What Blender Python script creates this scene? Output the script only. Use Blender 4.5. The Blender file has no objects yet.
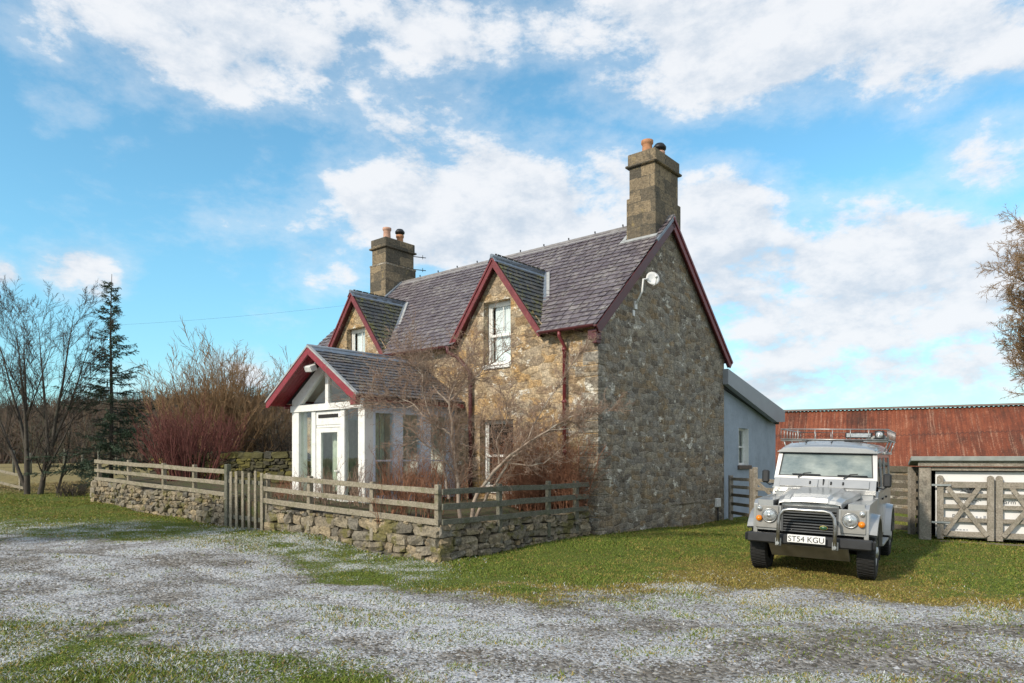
import bpy, bmesh, math, random
import numpy as np
from mathutils import Vector, Matrix
from mathutils.geometry import tessellate_polygon

R = math.radians
scene = bpy.context.scene
COL = scene.collection
SUN_EL, SUN_DIR = R(32), Vector((-0.75, -0.66, 0)).normalized()

# ------------------------------------------------------------------ camera
F = 697.0
cam_d = bpy.data.cameras.new('camera')
cam_d.sensor_width = 36.0
cam_d.lens = F / 1024 * 36.0
cam_d.shift_y = (458 - 341.5) / 1024
cam_d.clip_end = 4000
cam = bpy.data.objects.new('camera', cam_d)
cam.location = (0, 0, 1.70)
cam.rotation_euler = (R(90), 0, 0)
COL.objects.link(cam)
scene.camera = cam

# ------------------------------------------------------------------ helpers
def W(px, py, Y):
    """the point of the place seen at a pixel of the photo, at distance Y"""
    return Vector(((px - 512) / F * Y, Y, 1.70 + (458 - py) / F * Y))

class MB:
    """collects shapes; build() links them as one mesh object"""
    def __init__(s):
        s.v, s.f, s.sm = [], [], []
    def add(s, vs, fs, smooth=False):
        o = len(s.v)
        s.v.extend([tuple(p) for p in vs])
        for f in fs:
            s.f.append(tuple(i + o for i in f)); s.sm.append(smooth)
        return s
    def box(s, a, b, M=None):
        x0, y0, z0 = a; x1, y1, z1 = b
        if x0 > x1: x0, x1 = x1, x0
        if y0 > y1: y0, y1 = y1, y0
        if z0 > z1: z0, z1 = z1, z0
        vs = [Vector(p) for p in ((x0,y0,z0),(x1,y0,z0),(x1,y1,z0),(x0,y1,z0),(x0,y0,z1),(x1,y0,z1),(x1,y1,z1),(x0,y1,z1))]
        if M: vs = [M @ p for p in vs]
        return s.add(vs, [(3,2,1,0),(4,5,6,7),(0,1,5,4),(1,2,6,5),(2,3,7,6),(3,0,4,7)])
    def bar(s, a, b, w, h, up=(0,0,1), ext=0.0):
        """rectangular bar from a to b, w wide (sideways), h high (along up)"""
        a, b = Vector(a), Vector(b); d = (b - a).normalized(); a = a - d*ext; b = b + d*ext
        side = d.cross(Vector(up)).normalized(); u = side.cross(d).normalized()
        vs = []
        for p in (a, b):
            for (i, j) in ((-1,-1),(1,-1),(1,1),(-1,1)):
                vs.append(p + side*(i*w/2) + u*(j*h/2))
        return s.add(vs, [(0,1,2,3),(7,6,5,4),(0,4,5,1),(1,5,6,2),(2,6,7,3),(3,7,4,0)])
    def tube(s, pts, rad, n=6, cap=True, smooth=True):
        pts = [Vector(p) for p in pts]
        if not hasattr(rad, '__len__'): rad = [rad]*len(pts)
        t = (pts[1]-pts[0]).normalized()
        x = t.cross(Vector((0,0,1)));
        if x.length < 1e-3: x = t.cross(Vector((1,0,0)))
        x.normalize()
        vs, m = [], len(pts)
        for i, p in enumerate(pts):
            a = pts[max(0,i-1)]; b = pts[min(m-1,i+1)]
            t = (b-a).normalized() if (b-a).length > 1e-9 else t
            x = (x - t*x.dot(t))
            if x.length < 1e-6: x = t.orthogonal()
            x.normalize(); y = t.cross(x)
            for k in range(n):
                an = 2*math.pi*k/n
                vs.append(p + (x*math.cos(an) + y*math.sin(an))*rad[i])
        fs = []
        for i in range(m-1):
            for k in range(n):
                k2 = (k+1) % n
                fs.append((i*n+k, i*n+k2, (i+1)*n+k2, (i+1)*n+k))
        s.add(vs, fs, smooth)
        if cap and n > 3:
            o = len(s.v) - n*m
            s.f.append(tuple(o+k for k in reversed(range(n)))); s.sm.append(False)
            s.f.append(tuple(o+(m-1)*n+k for k in range(n))); s.sm.append(False)
        return s
    def cyl(s, a, b, r, n=20, r2=None, smooth=True):
        return s.tube([a, b], [r, r if r2 is None else r2], n, True, smooth)
    def lathe(s, prof, center, axis, n=32, smooth=True):
        """prof: list of (r, t) along axis from center"""
        ax = Vector(axis).normalized(); x = ax.orthogonal().normalized(); y = ax.cross(x); c = Vector(center)
        vs = []
        for r, t in prof:
            for k in range(n):
                an = 2*math.pi*k/n
                vs.append(c + ax*t + (x*math.cos(an)+y*math.sin(an))*r)
        fs = []
        for i in range(len(prof)-1):
            for k in range(n):
                k2 = (k+1)%n
                fs.append((i*n+k, i*n+k2, (i+1)*n+k2, (i+1)*n+k))
        return s.add(vs, fs, smooth)
    def poly(s, outer, holes, fn):
        """flat polygon with holes, 2D points mapped to 3D by fn"""
        loops = [[Vector((p[0], p[1], 0)) for p in l] for l in [outer]+holes]
        tri = tessellate_polygon(loops)
        flat = [p for l in loops for p in l]
        return s.add([fn(p.x, p.y) for p in flat], [tuple(t) for t in tri])
    def prism(s, outer, fn0, fn1):
        """solid between two mappings of a 2D outline"""
        n = len(outer)
        vs = [fn0(*p) for p in outer] + [fn1(*p) for p in outer]
        tri = tessellate_polygon([[Vector((p[0],p[1],0)) for p in outer]])
        fs = [tuple(t) for t in tri] + [tuple(i+n for i in reversed(t)) for t in tri]
        fs += [(i, (i+1)%n, (i+1)%n+n, i+n) for i in range(n)]
        return s.add(vs, fs)
    def build(s, name, mat, parent=None, bevel=0.0, recalc=True, seg=1):
        me = bpy.data.meshes.new(name)
        me.from_pydata(s.v, [], s.f)
        if any(s.sm): me.polygons.foreach_set('use_smooth', s.sm)
        me.validate()
        if bevel > 0 or recalc:
            bm = bmesh.new(); bm.from_mesh(me)
            if recalc and len(bm.faces) < 60000: bmesh.ops.recalc_face_normals(bm, faces=bm.faces)
            if bevel > 0:
                ed = [e for e in bm.edges if len(e.link_faces) == 2 and e.calc_face_angle(0) > 0.5]
                bmesh.ops.bevel(bm, geom=ed, offset=bevel, segments=seg, affect='EDGES', clamp_overlap=True)
            bm.to_mesh(me); bm.free()
        if mat: me.materials.append(mat)
        o = bpy.data.objects.new(name, me)
        COL.objects.link(o)
        if parent: o.parent = parent
        return o

def thing(name, label, cat, loc=(0,0,0), rotz=0, group=None):
    o = bpy.data.objects.new(name, None); o.empty_display_size = .1
    COL.objects.link(o); o.location = loc; o.rotation_euler = (0,0,rotz)
    return tag(o, label, cat, group)
def tag(o, label, cat, group=None, kind=None):
    o['label'] = label; o['category'] = cat
    if group: o['group'] = group
    if kind: o['kind'] = kind
    return o
def part(name, mb, mat, parent, bevel=0.0, label=None, **k):
    o = mb.build(name, mat, parent, bevel, **k)
    if label: o['label'] = label
    return o
def struct(o, kind='structure'):
    o['kind'] = kind; return o

# ------------------------------------------------------------------ node helpers
class NT:
    def __init__(s, nt): s.nt = nt
    def n(s, t, **k):
        nd = s.nt.nodes.new(t)
        for a, b in k.items():
            if a.startswith('_'): setattr(nd, a[1:], b)
        for a, b in k.items():
            if a.startswith('_'): continue
            key = int(a[1:]) if a[0] == 'i' and a[1:].isdigit() else a.replace('__', ' ')
            s.set(nd.inputs[key], b)
        return nd
    def set(s, inp, v):
        if isinstance(v, bpy.types.NodeSocket): s.nt.links.new(v, inp)
        else:
            if hasattr(inp.default_value, '__len__') and not hasattr(v, '__len__'): v = (v,)*len(inp.default_value)
            if hasattr(inp.default_value, '__len__') and len(inp.default_value) == 4 and len(v) == 3: v = (*v, 1)
            inp.default_value = v
    def math(s, op, a, b=0.0, c=0.0, clamp=False):
        nd = s.nt.nodes.new('ShaderNodeMath'); nd.operation = op; nd.use_clamp = clamp
        s.set(nd.inputs[0], a); s.set(nd.inputs[1], b); s.set(nd.inputs[2], c); return nd.outputs[0]
    def vmath(s, op, a, b=None):
        nd = s.nt.nodes.new('ShaderNodeVectorMath'); nd.operation = op
        s.set(nd.inputs[0], a)
        if b is not None: s.set(nd.inputs[1], b)
        return nd.outputs['Value'] if op in ('LENGTH','DOT_PRODUCT') else nd.outputs[0]
    def mix(s, f, a, b, mode='MIX'):
        nd = s.nt.nodes.new('ShaderNodeMix'); nd.data_type = 'RGBA'; nd.blend_type = mode
        s.set(nd.inputs[0], f); s.set(nd.inputs[6], a); s.set(nd.inputs[7], b); return nd.outputs[2]
    def noise(s, vec, scale, detail=4.0, rough=.55, dist=0.0, out=0, dims='3D'):
        nd = s.nt.nodes.new('ShaderNodeTexNoise'); nd.noise_dimensions = dims
        if vec is not None: s.set(nd.inputs['Vector'], vec)
        s.set(nd.inputs['Scale'], scale); s.set(nd.inputs['Detail'], detail); s.set(nd.inputs['Roughness'], rough); s.set(nd.inputs['Distortion'], dist)
        return nd.outputs[out]
    def ramp(s, f, stops, interp='LINEAR'):
        nd = s.nt.nodes.new('ShaderNodeValToRGB'); cr = nd.color_ramp; cr.interpolation = interp
        while len(cr.elements) > 1: cr.elements.remove(cr.elements[-1])
        for i, (p, c) in enumerate(stops):
            e = cr.elements[0] if i == 0 else cr.elements.new(p)
            e.position = p; e.color = (*c, 1) if len(c) == 3 else c
        s.set(nd.inputs[0], f); return nd.outputs[0]
    def step(s, v, a, b, lo=0.0, hi=1.0):
        nd = s.nt.nodes.new('ShaderNodeMapRange'); nd.interpolation_type = 'SMOOTHSTEP'
        s.set(nd.inputs[0], v); s.set(nd.inputs[1], a); s.set(nd.inputs[2], b); s.set(nd.inputs[3], lo); s.set(nd.inputs[4], hi); return nd.outputs[0]
    def coord(s, out='Object'):
        return s.nt.nodes.new('ShaderNodeTexCoord').outputs[out]
    def scale(s, vec, sc):
        nd = s.nt.nodes.new('ShaderNodeMapping'); s.set(nd.inputs[0], vec); nd.inputs[3].default_value = sc; return nd.outputs[0]
    def bump(s, h, strength=.5, dist=.02):
        nd = s.nt.nodes.new('ShaderNodeBump'); s.set(nd.inputs['Strength'], strength); s.set(nd.inputs['Distance'], dist); s.set(nd.inputs['Height'], h); return nd.outputs[0]
    def island(s): return s.nt.nodes.new('ShaderNodeNewGeometry').outputs['Random Per Island']
    def attr(s, name): 
        nd = s.nt.nodes.new('ShaderNodeAttribute'); nd.attribute_name = name; return nd

def material(name, fn):
    m = bpy.data.materials.new(name); m.use_nodes = True
    nt = m.node_tree; nt.nodes.clear(); T = NT(nt)
    out = nt.nodes.new('ShaderNodeOutputMaterial'); p = nt.nodes.new('ShaderNodeBsdfPrincipled')
    nt.links.new(p.outputs[0], out.inputs[0])
    def S(**k):
        for a, b in k.items(): T.set(p.inputs[a.replace('__', ' ')], b)
    T.out, T.p = out, p
    fn(T, S)
    return m

def simple(name, col, rough=.6, metal=0.0, var=.18, sc=6.0, bump=0.0, dirt=None, **k):
    def f(T, S):
        c = T.coord()
        n = T.noise(c, sc, 6, .6)
        lo = tuple(x*(1-var) for x in col); hi = tuple(min(1, x*(1+var)) for x in col)
        cc = T.ramp(n, [(.3, lo), (.7, hi)])
        if dirt:
            d = T.step(T.noise(c, sc*2.3, 8, .65), .52, .72)
            cc = T.mix(T.math('MULTIPLY', d, dirt[1]), cc, dirt[0])
        S(Base__Color=cc, Roughness=T.math('ADD', rough-.08, T.math('MULTIPLY', n, .16)), Metallic=metal, **k)
        if bump: S(Normal=T.bump(T.noise(c, sc*6, 6, .6), bump, .01))
    return material(name, f)

# ------------------------------------------------------------------ materials
def rubble(name, stones, mortar, patch, patch_amt, white_amt, sc=2.3, squash=2.1, bump=.55, tex=1.0):
    """random rubble masonry brought to rough courses, with flush lime pointing smeared over it"""
    def f(T, S):
        c = T.coord()
        sp = T.n('ShaderNodeSeparateXYZ', Vector=c)
        u = T.math('ADD', sp.outputs[0], sp.outputs[1])
        uv = T.n('ShaderNodeCombineXYZ', X=u, Y=T.math('MULTIPLY', sp.outputs[2], squash)).outputs[0]
        def wob(vec, scl, amt):
            nd = T.n('ShaderNodeVectorMath', _operation='SCALE', i0=T.vmath('SUBTRACT', T.noise(vec, scl, 4, .6, out=1), (.5,.5,.5))); nd.inputs[3].default_value = amt
            return T.vmath('ADD', vec, nd.outputs[0])
        uv2 = wob(wob(uv, 1.3, .35), 6, .11)
        f1 = T.n('ShaderNodeTexVoronoi', _voronoi_dimensions='2D', _distance='CHEBYCHEV', Vector=uv2, Scale=sc, Randomness=.85)
        f2 = T.n('ShaderNodeTexVoronoi', _voronoi_dimensions='2D', _distance='CHEBYCHEV', _feature='F2', Vector=uv2, Scale=sc, Randomness=.85)
        ed = T.math('SUBTRACT', f2.outputs['Distance'], f1.outputs['Distance'])
        cs = T.n('ShaderNodeSeparateColor', Color=f1.outputs['Color'])
        base = T.ramp(cs.outputs[0], [(i/(len(stones)-1), k) for i, k in enumerate(stones)])
        fine = T.noise(c, 26, 8, .72); med = T.noise(c, 7, 7, .68); big = T.noise(c, 1.3, 6, .65)
        fr = T.ramp(fine, [(.32,(.30,.30,.30)),(.5,(.95,.95,.95)),(.68,(1.9,1.9,1.9))])
        mr = T.ramp(med, [(.33,(.42,.40,.37)),(.5,(1,1,1)),(.66,(1.6,1.55,1.45))])
        base = T.mix(T.step(cs.outputs[1], .6, .95, 0, .5), base, T.mix(.5, base, (.07,.06,.05)))
        edn = T.math('ADD', ed, T.math('MULTIPLY', T.math('SUBTRACT', med, .5), .5))
        mm = T.step(edn, .02, .17, 1, 0)
        base = T.mix(T.math('MULTIPLY', mm, T.step(big, .36, .6, .1, .7)), base, mortar)
        sm = T.step(T.math('ADD', med, T.math('MULTIPLY', big, .8)), .94, 1.1)
        base = T.mix(T.math('MULTIPLY', sm, .45), base, mortar)
        base = T.mix(T.math('MULTIPLY', T.step(T.noise(c, 1.6, 7, .68), .5, .66), patch_amt), base, patch)
        wl = T.step(T.noise(T.vmath('ADD', T.scale(c, (1,1,1.5)), (7,3,1)), 2.9, 9, .72), .585, .63)
        base = T.mix(T.math('MULTIPLY', wl, white_amt), base, (.68,.65,.57))
        dk = T.step(T.noise(T.vmath('ADD', T.scale(c, (1,1,1.7)), (1,9,4)), 2.6, 8, .72), .56, .70)
        base = T.mix(T.math('MULTIPLY', dk, .7), base, (.055,.045,.035))
        base = T.mix(.85*tex, base, fr, 'MULTIPLY'); base = T.mix(.8*tex, base, mr, 'MULTIPLY')
        h = T.math('ADD', T.math('MULTIPLY', T.step(edn, .0, .25), .55), T.math('ADD', T.math('MULTIPLY', fine, .6), T.math('MULTIPLY', med, .7)))
        S(Base__Color=base, Roughness=.92, Specular__IOR__Level=.3, Normal=T.bump(h, bump, .05))
    return material(name, f)

M = {}
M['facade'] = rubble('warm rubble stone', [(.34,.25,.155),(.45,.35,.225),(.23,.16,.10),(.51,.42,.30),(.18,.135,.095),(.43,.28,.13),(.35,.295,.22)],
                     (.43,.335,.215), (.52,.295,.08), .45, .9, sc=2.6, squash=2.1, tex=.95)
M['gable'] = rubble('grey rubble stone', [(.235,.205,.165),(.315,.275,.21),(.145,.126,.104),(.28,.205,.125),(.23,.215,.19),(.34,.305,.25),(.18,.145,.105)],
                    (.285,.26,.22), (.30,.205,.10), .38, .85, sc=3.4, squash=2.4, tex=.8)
def ashlar_f(T, S):
    c = T.coord(); sp = T.n('ShaderNodeSeparateXYZ', Vector=c); u = T.math('ADD', sp.outputs[0], sp.outputs[1])
    uv = T.n('ShaderNodeCombineXYZ', X=u, Y=sp.outputs[2]).outputs[0]
    nd = T.n('ShaderNodeVectorMath', _operation='SCALE', i0=T.noise(uv, 4, 4, .65, out=1)); nd.inputs[3].default_value = .16
    br = T.n('ShaderNodeTexBrick', Vector=T.vmath('ADD', uv, nd.outputs[0]), Color1=(.085,.075,.058), Color2=(.28,.215,.135), Mortar=(.10,.09,.07), Scale=1.0, Mortar__Size=.007, Bias=0.0, Brick__Width=.62, Row__Height=.31); br.offset = .4
    fine = T.noise(c, 22, 8, .72); med = T.noise(c, 4, 7, .7)
    base = T.mix(.9, br.outputs[0], T.ramp(fine, [(.3,(.4,.4,.4)),(.5,(.95,.95,.95)),(.72,(1.7,1.7,1.7))]), 'MULTIPLY')
    base = T.mix(T.math('MULTIPLY', T.step(med, .50, .62), .65), base, (.06,.056,.045))
    base = T.mix(T.math('MULTIPLY', T.step(T.noise(T.vmath('ADD', c, (3,3,3)), 3.5, 8, .7), .58, .66), .5), base, (.36,.27,.12))
    S(Base__Color=base, Roughness=.93, Normal=T.bump(T.math('ADD', T.math('MULTIPLY', br.outputs[1], -.7), T.math('ADD', fine, med)), .6, .04))
M['chimney'] = material('lichened chimney stone', ashlar_f)

def slate(name, cols, lichen, amt):
    def f(T, S):
        c = T.coord(); r = T.island(); fine = T.noise(c, 30, 6, .7); big = T.noise(c, 1.4, 5, .6)
        base = T.ramp(r, [(i/(len(cols)-1), k) for i, k in enumerate(cols)])
        base = T.mix(.5, base, T.ramp(fine, [(.25,(.5,.5,.5)),(.75,(1.45,1.45,1.45))]), 'MULTIPLY')
        l = T.step(T.math('ADD', T.noise(c, 9, 8, .7), T.math('MULTIPLY', big, .4)), .68, .86)
        base = T.mix(T.math('MULTIPLY', l, amt), base, lichen)
        S(Base__Color=base, Roughness=T.math('ADD', .42, T.math('MULTIPLY', fine, .25)), Specular__IOR__Level=.4, Normal=T.bump(fine, .35, .01))
    return material(name, f)
M['slate'] = slate('purple grey slate', [(.10,.083,.094),(.15,.126,.139),(.12,.10,.114),(.19,.165,.176),(.11,.088,.096),(.165,.142,.155),(.135,.112,.12)], (.38,.36,.32), .55)
M['slate_moss'] = slate('mossy dark slate', [(.075,.075,.08),(.10,.10,.10),(.06,.065,.065),(.12,.11,.10)], (.17,.16,.055), 1.0)
M['slate_porch'] = slate('grey porch slate', [(.085,.09,.105),(.12,.125,.14),(.105,.105,.12),(.15,.145,.15),(.12,.10,.095)], (.30,.27,.2), .7)
M['maroon'] = simple('maroon gloss paint', (.165,.028,.032), .42, var=.25, dirt=((.30,.16,.14), .35))
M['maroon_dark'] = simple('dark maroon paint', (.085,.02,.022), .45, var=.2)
M['red'] = simple('red gloss paint', (.235,.022,.032), .4, var=.18, dirt=((.5,.2,.18), .25))
M['white'] = simple('white gloss paint', (.82,.82,.79), .38, var=.06, sc=4, dirt=((.46,.46,.38), .55))
M['white_blue_shade'] = simple('white paint with blue shade tint', (.68,.76,.88), .45, var=.05, dirt=((.5,.52,.55), .4))  # white paint; the blue of the shaded porch sides is put into the colour
M['lead'] = simple('lead flashing', (.19,.225,.27), .45, metal=.2, var=.25, sc=9)
M['lead_pale'] = simple('pale mortar fillet', (.36,.37,.37), .7, var=.2, sc=9, dirt=((.25,.24,.22), .6))
M['ridge'] = simple('grey ridge stone', (.25,.24,.24), .8, var=.25, sc=8, dirt=((.2,.19,.17), .6))
M['render'] = simple('pale blue grey render', (.31,.365,.43), .9, var=.13, sc=2, bump=.8, dirt=((.22,.26,.29), .5))
M['metal_grey'] = simple('grey sheet fascia', (.28,.30,.325), .5, metal=.15, var=.08, sc=2)
M['clay'] = simple('orange clay', (.42,.20,.10), .8, var=.25, sc=12, dirt=((.3,.2,.13), .7))
M['clay_pale'] = simple('pink clay', (.48,.28,.2), .8, var=.2, sc=12, dirt=((.25,.18,.14), .6))
M['black_metal'] = simple('black metal', (.022,.022,.024), .5, metal=.3)
M['black_plastic'] = simple('weathered black plastic', (.022,.023,.025), .55, var=.3)
M['white_plastic'] = simple('white plastic', (.72,.72,.7), .5, var=.05)
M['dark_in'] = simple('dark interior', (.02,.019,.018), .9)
M['brown_in'] = simple('room plaster', (.3,.27,.23), .9)
M['tile'] = simple('porch floor tile', (.42,.35,.28), .6)
M['lining'] = simple('cream boarding', (.72,.70,.62), .8, var=.06)
M['curtain'] = simple('green cream curtain', (.52,.58,.46), .9, var=.15, sc=9)
M['net'] = simple('white net curtain', (.84,.87,.88), .9, var=.08, sc=7)

def glass_f(T, S):
    c = T.coord()
    tr = T.n('ShaderNodeBsdfTransparent', Color=(.945,.965,.96))
    gl = T.n('ShaderNodeBsdfGlossy', Roughness=.02, Color=(.95,.97,1), Normal=T.bump(T.noise(c, 1.6, 2, .4), .06, .05))
    ge = T.n('ShaderNodeNewGeometry')
    cs = T.math('ABSOLUTE', T.vmath('DOT_PRODUCT', ge.outputs['Normal'], ge.outputs['Incoming']))
    fz_ = T.math('ADD', .045, T.math('MULTIPLY', T.math('POWER', T.math('SUBTRACT', 1.0, cs), 5.0), .95))
    mx = T.n('ShaderNodeMixShader', i0=fz_, i1=tr.outputs[0], i2=gl.outputs[0])
    T.nt.links.new(mx.outputs[0], T.out.inputs[0])
M['glass'] = material('window glass', glass_f)

def wood(name, cols, green, amt):
    def f(T, S):
        c = T.coord(); r = T.island()
        d = T.vmath('ADD', c, T.n('ShaderNodeCombineXYZ', X=T.math('MULTIPLY', r, 31.0), Y=T.math('MULTIPLY', r, 17.0)).outputs[0])
        st = T.noise(d, 7, 9, .75, .6); fine = T.noise(d, 34, 7, .75); kn = T.noise(d, 3.2, 6, .7)
        base = T.ramp(T.math('ADD', T.math('MULTIPLY', r, .35), T.math('MULTIPLY', st, .75)), [(.3, cols[0]), (.52, cols[1]), (.8, cols[2])])
        base = T.mix(.85, base, T.ramp(fine, [(.3,(.35,.34,.32)),(.5,(.95,.95,.95)),(.7,(1.6,1.6,1.58))]), 'MULTIPLY')
        base = T.mix(T.math('MULTIPLY', T.step(kn, .56, .68), .6), base, T.mix(.5, base, (.05,.04,.03)))
        g = T.step(T.noise(d, 4.5, 8, .72), .5, .64)
        base = T.mix(T.math('MULTIPLY', g, amt), base, green)
        S(Base__Color=base, Roughness=.9, Specular__IOR__Level=.25, Normal=T.bump(T.math('ADD', st, fine), .7, .012))
    return material(name, f)
M['fence'] = wood('weathered pale timber', [(.10,.085,.062),(.21,.18,.13),(.35,.31,.24)], (.13,.135,.06), .5)
M['fence_dark_shade'] = wood('weathered grey green timber', [(.06,.06,.045),(.115,.115,.09),(.18,.175,.14)], (.08,.095,.04), .5)  # dark timber; on the corner-to-gable fence the darkness is shade in the colour
M['gatewood'] = wood('weathered brown timber', [(.115,.10,.078),(.235,.205,.165),(.36,.325,.275)], (.17,.17,.12), .3)
M['darkwood'] = wood('dark weathered timber', [(.07,.06,.045),(.12,.105,.08),(.18,.155,.12)], (.09,.1,.05), .4)

def drystone_f(T, S):
    c = T.coord(); r = T.island(); fine = T.noise(c, 26, 8, .72); med = T.noise(c, 6, 6, .65)
    base = T.ramp(r, [(0,(.17,.14,.10)),(.2,(.32,.27,.19)),(.4,(.13,.12,.10)),(.6,(.38,.30,.19)),(.8,(.21,.195,.165)),(1,(.30,.22,.12))])
    base = T.mix(.9, base, T.ramp(fine, [(.3,(.3,.3,.3)),(.5,(.95,.95,.95)),(.7,(1.7,1.7,1.65))]), 'MULTIPLY')
    base = T.mix(T.math('MULTIPLY', T.step(med, .5, .62), .5), base, (.07,.062,.05))
    li = T.step(T.noise(c, 7, 8, .7), .6, .68); base = T.mix(T.math('MULTIPLY', li, .5), base, (.45,.44,.38))
    mo = T.step(T.noise(T.vmath('ADD', c, (5,5,5)), 2.0, 8, .7), .53, .60)
    base = T.mix(T.math('MULTIPLY', mo, .75), base, T.ramp(fine, [(.3,(.06,.065,.015)),(.7,(.2,.17,.035))]))
    S(Base__Color=base, Roughness=.95, Normal=T.bump(T.math('ADD', fine, med), .8, .03))
M['drystone'] = material('dry stone', drystone_f)
def mossstone_f(T, S):
    c = T.coord(); r = T.island(); fine = T.noise(c, 22, 8, .72)
    base = T.ramp(r, [(0,(.055,.05,.035)),(.3,(.065,.06,.028)),(.6,(.10,.09,.025)),(.8,(.17,.145,.03)),(1,(.06,.058,.045))])
    base = T.mix(.8, base, T.ramp(fine, [(.25,(.4,.4,.4)),(.75,(1.5,1.5,1.5))]), 'MULTIPLY')
    S(Base__Color=base, Roughness=.95, Normal=T.bump(fine, .8, .03))
M['mossstone'] = material('moss covered stone', mossstone_f)

def bark(name, a, b, li, amt):
    def f(T, S):
        c = T.coord(); n = T.noise(c, 9, 7, .7)
        base = T.ramp(n, [(.3, a), (.7, b)])
        base = T.mix(T.math('MULTIPLY', T.step(T.noise(c, 3, 6, .7), .5, .65), amt), base, li)
        S(Base__Color=base, Roughness=.9, Normal=T.bump(n, .5, .02))
    return material(name, f)
M['bark_dark'] = bark('dark bark', (.04,.032,.025), (.09,.075,.06), (.12,.12,.08), .4)
M['twig_dark'] = bark('dark twig', (.045,.034,.026), (.085,.067,.05), (.1,.1,.08), .2)
M['bark_pale'] = bark('pale lichened bark', (.25,.19,.145), (.45,.37,.30), (.42,.42,.36), .5)
M['twig_pale'] = bark('pale brown twig', (.22,.14,.10), (.37,.26,.19), (.35,.33,.28), .3)
M['twig_brown'] = bark('brown twig', (.21,.125,.062), (.35,.225,.12), (.2,.19,.09), .3)
M['twig_red'] = bark('red twig', (.12,.034,.03), (.20,.075,.06), (.16,.08,.06), .3)
M['twig_rust'] = bark('rust twig', (.19,.08,.042), (.34,.165,.095), (.3,.2,.14), .3)
M['spruce'] = simple('spruce needle', (.035,.062,.032), .7, var=.5, sc=5)

# ------------------------------------------------------------------ ground
rs = np.random.RandomState(11)
def vnoise(x, y, seed=0):
    xi = np.floor(x).astype(np.int64); yi = np.floor(y).astype(np.int64); fx = x-xi; fy = y-yi
    fx = fx*fx*(3-2*fx); fy = fy*fy*(3-2*fy)
    def h(a, b):
        n = (a*374761393 + b*668265263 + seed*1442695041) & 0x7fffffff
        n = ((n ^ (n >> 13)) * 1274126177) & 0x7fffffff
        return ((n ^ (n >> 16)) & 0xffff) / 65535.0
    return (h(xi,yi)*(1-fx)+h(xi+1,yi)*fx)*(1-fy) + (h(xi,yi+1)*(1-fx)+h(xi+1,yi+1)*fx)*fy
def fbm(x, y, o=4, seed=0):
    v = 0; a = .5; t = 0
    for i in range(o):
        v = v + a*vnoise(x*2**i+17*i, y*2**i-9*i, seed+i); t += a; a *= .5
    return v/t
def sstep(x, a, b):
    t = np.clip((x-a)/(b-a), 0, 1); return t*t*(3-2*t)

UX = [-20,-9.7,-7.7,-5.2,-2.6,-1.14,.1,1.5,2.64,3.85,4.4,5.2,6.5,20]; UY = [14.6,13.3,13.3,12.3,10.2,8.9,8.4,8.5,9.0,9.7,9.6,8.6,7.6,6]
LX = [-20,-5.7,-3.7,-1.9,-.47,1,20]; LY = [9.6,7.6,6.9,6.05,5.1,3.6,2]
CP = np.array([(0,2,0),(0,5,0),(-6,5,.04),(6,5,-.04),(-10,10,.2),(-7,14,.14),(-5.3,14.6,.16),(-6.5,15.5,.12),(-9,17.5,.24),(-12.4,20.3,.4),
   (-1.3,11.7,-.09),(1.9,14.6,.05),(6.2,19.5,-.07),(3.9,11,-.06),(5.2,10.2,-.115),(5.2,13,-.03),(6.5,12.2,-.08),(7.5,13.5,-.03),(8.6,14.4,0.0),(10.5,14.4,-.02),(14,24,-.3),(20,30,-.3),
   (-15,24,.45),(-22,24,.55),(-22,34,.95),(-30,50,1.3),(-50,80,1.5),(-14,30,.9),(0,40,.6),(20,60,.3),(0,90,.8),(60,60,.2),(-60,30,1.0),(-20,12,.3),(-15,5,.15),(15,8,-.1),(-80,150,1.5),(80,150,.5),(0,-20,-.1),(-40,-20,0),(40,-20,-.2)])
def ground_z(X, Y):
    X = np.asarray(X, float); Y = np.asarray(Y, float)
    num = np.zeros_like(X); den = np.zeros_like(X)
    for cx, cy, cz in CP:
        w = 1.0/((X-cx)**2+(Y-cy)**2+.8)**2
        num += w*cz; den += w
    z = num/den
    near = sstep(np.hypot(X, Y-10), 30, 22)
    z = z - .03*ruts(X, Y)*near
    return z + near*(fbm(X*.9, Y*.9, 4, 3)-.5)*.07 + near*(fbm(X*5, Y*5, 3, 8)-.5)*.02
def ruts(X, Y):
    c = .5*(np.interp(X, UX, UY)+np.interp(X, LX, LY)) + .35*np.sin(X*.6)
    return np.exp(-((np.abs(Y-c)-.78)/.17)**2)*sstep(np.abs(X), 14, 9)
def gz(x, y): return float(ground_z(np.array([x]), np.array([y]))[0])

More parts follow.
